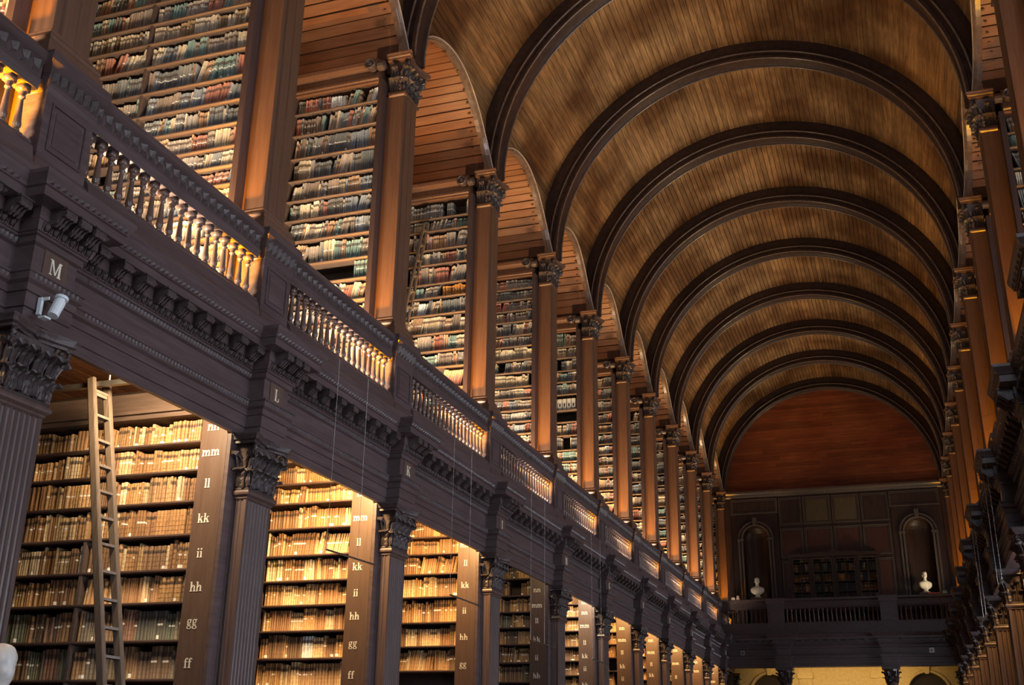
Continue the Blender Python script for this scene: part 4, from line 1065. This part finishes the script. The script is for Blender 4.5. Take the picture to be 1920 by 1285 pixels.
for a, b, lb in bal:
    t = thing('balustrade', ((a + b) / 2, YB, 6.42), 'dark ' + lb, 'balustrade', 'far gallery balustrade')
    m = MB(); m.box(a - .3, b + .3, YB - .06, YB + .2, 6.42, 6.86); o = put('plinth', m, M_FAC, t)
    m = MB(); m.px([(YB + .02, 7.42), (YB, 7.5), (YB + .01, 7.69), (YB - .05, 7.75), (YB - .05, 7.82), (YB + .2, 7.84), (YB + .2, 7.42)], a - .35, b + .35); put('rail', m, M_FAC, t)
    n = int((b - a) / .172); m = MB()
    for i in range(n):
        x = a + (b - a) * (i + .5) / n
        m.add([(x + v[0], YB + .1 + v[1], 6.855 + v[2]) for v in vs], fc)
    tag(put('baluster', m, M_BAL, t, smooth=True), kind='stuff')
for x in (-2.4, 2.0):
    t = thing('pedestal', (x, YB, 6.42), 'dark panelled pedestal in the far balustrade ' + ('nearer the ladder side' if x < 0 else 'farther from the ladders'), 'pedestal', 'far balustrade pedestals')
    m = MB(); m.box(x - .33, x + .33, YB - .1, YB + .22, 6.42, 7.6); m.box(x - .37, x + .37, YB - .13, YB + .25, 7.6, 7.84)
    m.box(x - .22, x + .22, YB - .115, YB - .1, 6.86, 7.36); put('body', m, M_FAC, t)
# columns carrying the bridge
for x, lb in ((-2.2, 'nearer the ladder side'), (1.85, 'farther from the ladders')):
    c = thing('column', (x, YB, 0), 'dark carved column under the far gallery, ' + lb, 'column', 'columns under the far gallery')
    m = MB(); m.lathe([(.34, 0), (.34, .15), (.28, .25), (.25, .3), (.24, 2), (.21, 4.45), (.24, 4.5), (.2, 4.52)], (x, YB + .1, 0), 16); put('shaft', m, M_PIL, c)
    m = MB(); m.lathe([(.2, 4.5), (.24, 4.75), (.3, 5.0)], (x, YB + .1, 0), 12)
    cp = put('capital', m, M_CARV, c)
    for i in range(8):
        a = 2 * PI * i / 8
        for me, zz, a2 in ((LEAF1, 4.52, 0), (LEAF2, 4.55, PI / 8)):
            o = link('acanthus_leaf', me, cp, (x + .2 * math.cos(a + a2), YB + .1 + .2 * math.sin(a + a2), zz)); o.rotation_euler = (0, 0, a + a2 + PI)
    m = MB(); m.box(x - .34, x + .34, YB - .24, YB + .44, 5.0, 5.13); put('abacus', m, M_CARV, cp)
# cream arcade below the far gallery
m = MB(); m.box(-4.75, 4.75, YE - .3, YE + .1, 5.4, 6.2)
m.box(-4.75, -4.3, YE - .3, YE + .1, 0, 5.4); m.box(-2.1, 2.1, YE - .3, YE + .1, 0, 5.4); m.box(4.3, 4.75, YE - .3, YE + .1, 0, 5.4)
for cx in (-3.2, 3.2):
    for i in range(16):
        a, b = PI * i / 16, PI * (i + 1) / 16; r = .8
        def sq(t):
            c_, s_ = math.cos(t), math.sin(t); q = 1.1 / max(abs(c_), abs(s_)); return (cx + c_ * q, min(5.4, 4.3 + s_ * q))
        p0, p1 = sq(a), sq(b)
        for y_ in (YE - .3,):
            m.add([(cx + r * math.cos(a), y_, 4.3 + r * math.sin(a)), (cx + r * math.cos(b), y_, 4.3 + r * math.sin(b)), (p1[0], y_, p1[1]), (p0[0], y_, p0[1])], [(0, 1, 2, 3)])
            m.add([(cx + r * math.cos(a), y_, 4.3 + r * math.sin(a)), (cx + r * math.cos(b), y_, 4.3 + r * math.sin(b)), (cx + r * math.cos(b), y_ + .3, 4.3 + r * math.sin(b)), (cx + r * math.cos(a), y_ + .3, 4.3 + r * math.sin(a))], [(0, 1, 2, 3)])
    m.box(cx - 1.1, cx - .8, YE - .3, YE + .1, 0, 4.3); m.box(cx + .8, cx + 1.1, YE - .3, YE + .1, 0, 4.3)
    loops = []
    for i in range(21):
        a = PI * i / 20
        loops.append([(cx + (.86 + .06 * math.cos(b)) * math.cos(a), YE - .32 + .05 * math.sin(b), 4.3 + (.86 + .06 * math.cos(b)) * math.sin(a)) for b in [PI / 3 * t for t in range(6)]])
    m.loft(loops); m.py([(cx - .08, 5.05), (cx - .12, 5.35), (cx + .12, 5.35), (cx + .08, 5.05)], YE - .42, YE - .3)
m.box(-4.75, 4.75, YE - .38, YE - .3, 5.42, 5.5); m.box(-4.75, 4.75, YE - .34, YE - .3, 5.2, 5.24)
for x in (-1.7, 1.3):
    m.box(x - .25, x + .25, YE - .36, YE - .3, 0, 5.42); m.box(x - .32, x + .32, YE - .44, YE - .3, 4.9, 5.15)
tag(put('wall_far', m, M_STONE), kind='structure')
lamp('AREA', (0, YE - 1.9, 5.05), 60, (1, .7, .3), 6, .4, (0, YE - .2, 4.4), name='far_wall_lamp')

# ------------------------------------------------------------------ ladders
def ladder(name, label, p0, p1, q0, q1, wd, dp, nr, mat=M_LADDER):
    base = (p0[0], p0[1], p0[2]); t = thing(name, base, label, 'ladder')
    for a, b in ((p0, p1), (q0, q1)):
        m = MB(); d = (Vector(b) - Vector(a)).normalized(); u = Vector((1, 0, 0)); u = (u - d * u.dot(d)).normalized(); v = d.cross(u)
        m.loft([[tuple(Vector(c) + u * (wd * e) + v * (dp * f)) for e, f in ((-.5, -.35), (-.35, -.5), (.35, -.5), (.5, -.35), (.5, .35), (.35, .5), (-.35, .5), (-.5, .35))] for c in (a, b)])
        put('stile', m, mat, t).location = (-base[0], -base[1], -base[2])
    for i in range(nr):
        f = (i + .5) / nr; a = Vector(p0).lerp(Vector(p1), f); b = Vector(q0).lerp(Vector(q1), f); m = MB()
        d = (b - a).normalized(); 
        m.loft([[tuple(c + Vector((1, 0, 0)) * (.045 * e) + Vector((0, 0, 1)) * (.014 * g)) for e, g in ((-1, -1), (1, -1), (1, 1), (-1, 1))] for c in (a, b)])
        put('rung', m, mat, t).location = (-base[0], -base[1], -base[2])
    m = MB(); a, b = Vector(p1).lerp(Vector(p0), .03), Vector(q1).lerp(Vector(q0), .03)
    m.loft([[tuple(c + Vector((e * .03, 0, g * .03))) for e, g in ((-1, -1), (1, -1), (1, 1), (-1, 1))] for c in (a, b)]); put('top_bar', m, mat, t).location = (-base[0], -base[1], -base[2])
    return t
def onp(x0, z0, x1, z1, z): f = (z - z0) / (z1 - z0); return x0 + (x1 - x0) * f
ladder('ladder', 'tall worn wooden ladder leaning in the alcove before the shelves marked nn to ff',
(onp(-6.10, 5.60, -5.39, 2.25, 0), 2.62, 0.01), (-6.115, 2.62, 5.66), (onp(-6.03, 5.59, -5.30, 2.26, 0), 2.80, 0.01), (-6.04, 2.80, 5.63), .10, .055, 19)
ladder('ladder', 'slim pale ladder leaning on the gallery shelves beyond the second pillar',
       (-6.75, YK[3] - 1.15, ZF), (-6.08, YK[3] - .56, 12.0), (-6.75 + .02, YK[3] - .9, ZF), (-6.02, YK[3] - .50, 12.0), .05, .05, 16)
# beams and pipe over the first alcove
bm = thing('ladder_rail', (-6.5, YK[1] - 1.0, 5.6), 'grey bar the tall ladder leans on, under the alcove ceiling', 'rail')
m = MB(); m.box(-8.2, -5.6, YK[1] - 1.32, YK[1] - 1.26, 5.56, 5.62); put('bar', m, M_METAL, bm).location = (6.5, -(YK[1] - 1.0), -5.6)
m = MB(); m.tube([(-6.9, YK[1] - 1.29, 5.62), (-6.9, YK[1] - 1.29, 6.16)], .012); m.tube([(-5.9, YK[1] - 1.29, 5.62), (-5.9, YK[1] - 1.29, 6.16)], .012); put('hanger', m, M_METAL, bm).location = (6.5, -(YK[1] - 1.0), -5.6)

# ------------------------------------------------------------------ small white spotlight on the first capital, hanging rods, bust in the corner
sp = thing('spotlight', (-4.33, .0, 5.14), 'white cylindrical spotlight on the capital beneath the plaque lettered M', 'lamp')
def spc(n, m, mat): put(n, m, mat, sp).location = (4.33, 0, -5.14)
m = MB(); m.tube([(-4.30, -.075, 5.19), (-4.30, -.015, 5.345)], [.048, .052], 14); m.tube([(-4.30, -.015, 5.345), (-4.30, -.005, 5.37)], [.038, .038], 12); m.tube([(-4.30, -.005, 5.37), (-4.30, .002, 5.395)], [.058, .06], 14); spc('housing', m, M_WHITE)
m = MB(); m.box(-4.44, -4.40, -.13, -.10, 5.20, 5.36); m.box(-4.42, -4.33, -.12, -.11, 5.33, 5.36); m.box(-4.36, -4.29, -.18, -.10, 5.14, 5.155); spc('bracket', m, M_WHITE)
rods = [((-3.9, 4.46, 3.89), (-3.9, 5.93, 3.92), 'hanging between the first and second lettered panels'), ((-3.9, 8.38, 3.88), (-3.9, 9.75, 3.87), 'hanging past the second lettered panel'),
        ((-3.9, 12.3, 3.6), (-3.9, 13.8, 3.59), 'hanging past the third lettered panel'), ((-3.9, 16.6, 3.6), (-3.9, 18.0, 3.59), 'hanging past the fourth lettered panel'),
        ((3.85, 9.5, 4.0), (3.85, 10.9, 4.0), 'hanging opposite the ladders, nearer one'), ((3.85, 13.6, 4.0), (3.85, 15.0, 4.0), 'hanging opposite the ladders, farther one')]
for a, b, lb in rods:
    t = thing('hanging_rod', a, 'thin metal rod on two fine wires ' + lb, 'rod', 'rods hung from the cornice')
    def rc_(n, m): put(n, m, M_METAL, t).location = (-a[0], -a[1], -a[2])
    m = MB(); m.tube([a, b], .012, 6); rc_('rod', m)
    for f in (0.0, .56):
        c = Vector(a).lerp(Vector(b), f); m = MB(); x2 = c.x + (.22 if c.x > 0 else -.22)
        m.tube([tuple(c), (c.x, c.y, 6.3), (c.x + (-.5 if c.x < 0 else .5), c.y, 6.43)], .0025, 4); rc_('wire', m)
bust((-4.02, -.30, 1.41), 'white marble bust before the first fluted pilaster, only its crown showing', 1.3, 1.2)
pd = thing('pedestal', (-4.02, -.30, 0), 'dark stand below the bust at the first fluted pilaster', 'pedestal')
m = MB(); 
for hw, a, b in ((.28, 0, .15), (.22, .15, 1.33), (.26, 1.33, 1.41)): m.box(-4.02 - hw, -4.02 + hw, -.30 - hw, -.30 + hw, a, b)
put('body', m, M_FAC, pd).location = (4.02, .30, 0)
m = MB(); m.box(-4.56, -4.50, YE - .02 - .1, YE - .06, 11.35, 11.42)
tag(put('indicator_light', m, M_RED), 'tiny red light high beside the end wall panels', 'light')

# books and papers left lying on the far rail
for i, (x, w_, h_, c, lb) in enumerate(((-4.1, .16, .10, (.7, .68, .6), 'small white stack of papers on the far rail by the ladder side'), (-3.9, .12, .16, (.6, .42, .36), 'pinkish box standing on the far rail by the ladder side'),
        (3.75, .45, .06, (.55, .12, .12), 'red folder lying on the far rail away from the ladders'), (4.15, .2, .12, (.3, .5, .48), 'pale green box on the far rail away from the ladders'))):
    m = MB(); m.box(x - w_ / 2, x + w_ / 2, YB - .02, YB + .14, 7.84, 7.84 + h_ * .45); m.box(x - w_ / 2 + .015, x + w_ / 2 - .015, YB - .01, YB + .13, 7.84 + h_ * .45, 7.84 + h_)
    tag(put('box' if 'box' in lb else ('folder' if 'folder' in lb else 'paper_stack'), m, plain('rail_item', c, .5)), lb, 'box' if 'box' in lb else 'papers')
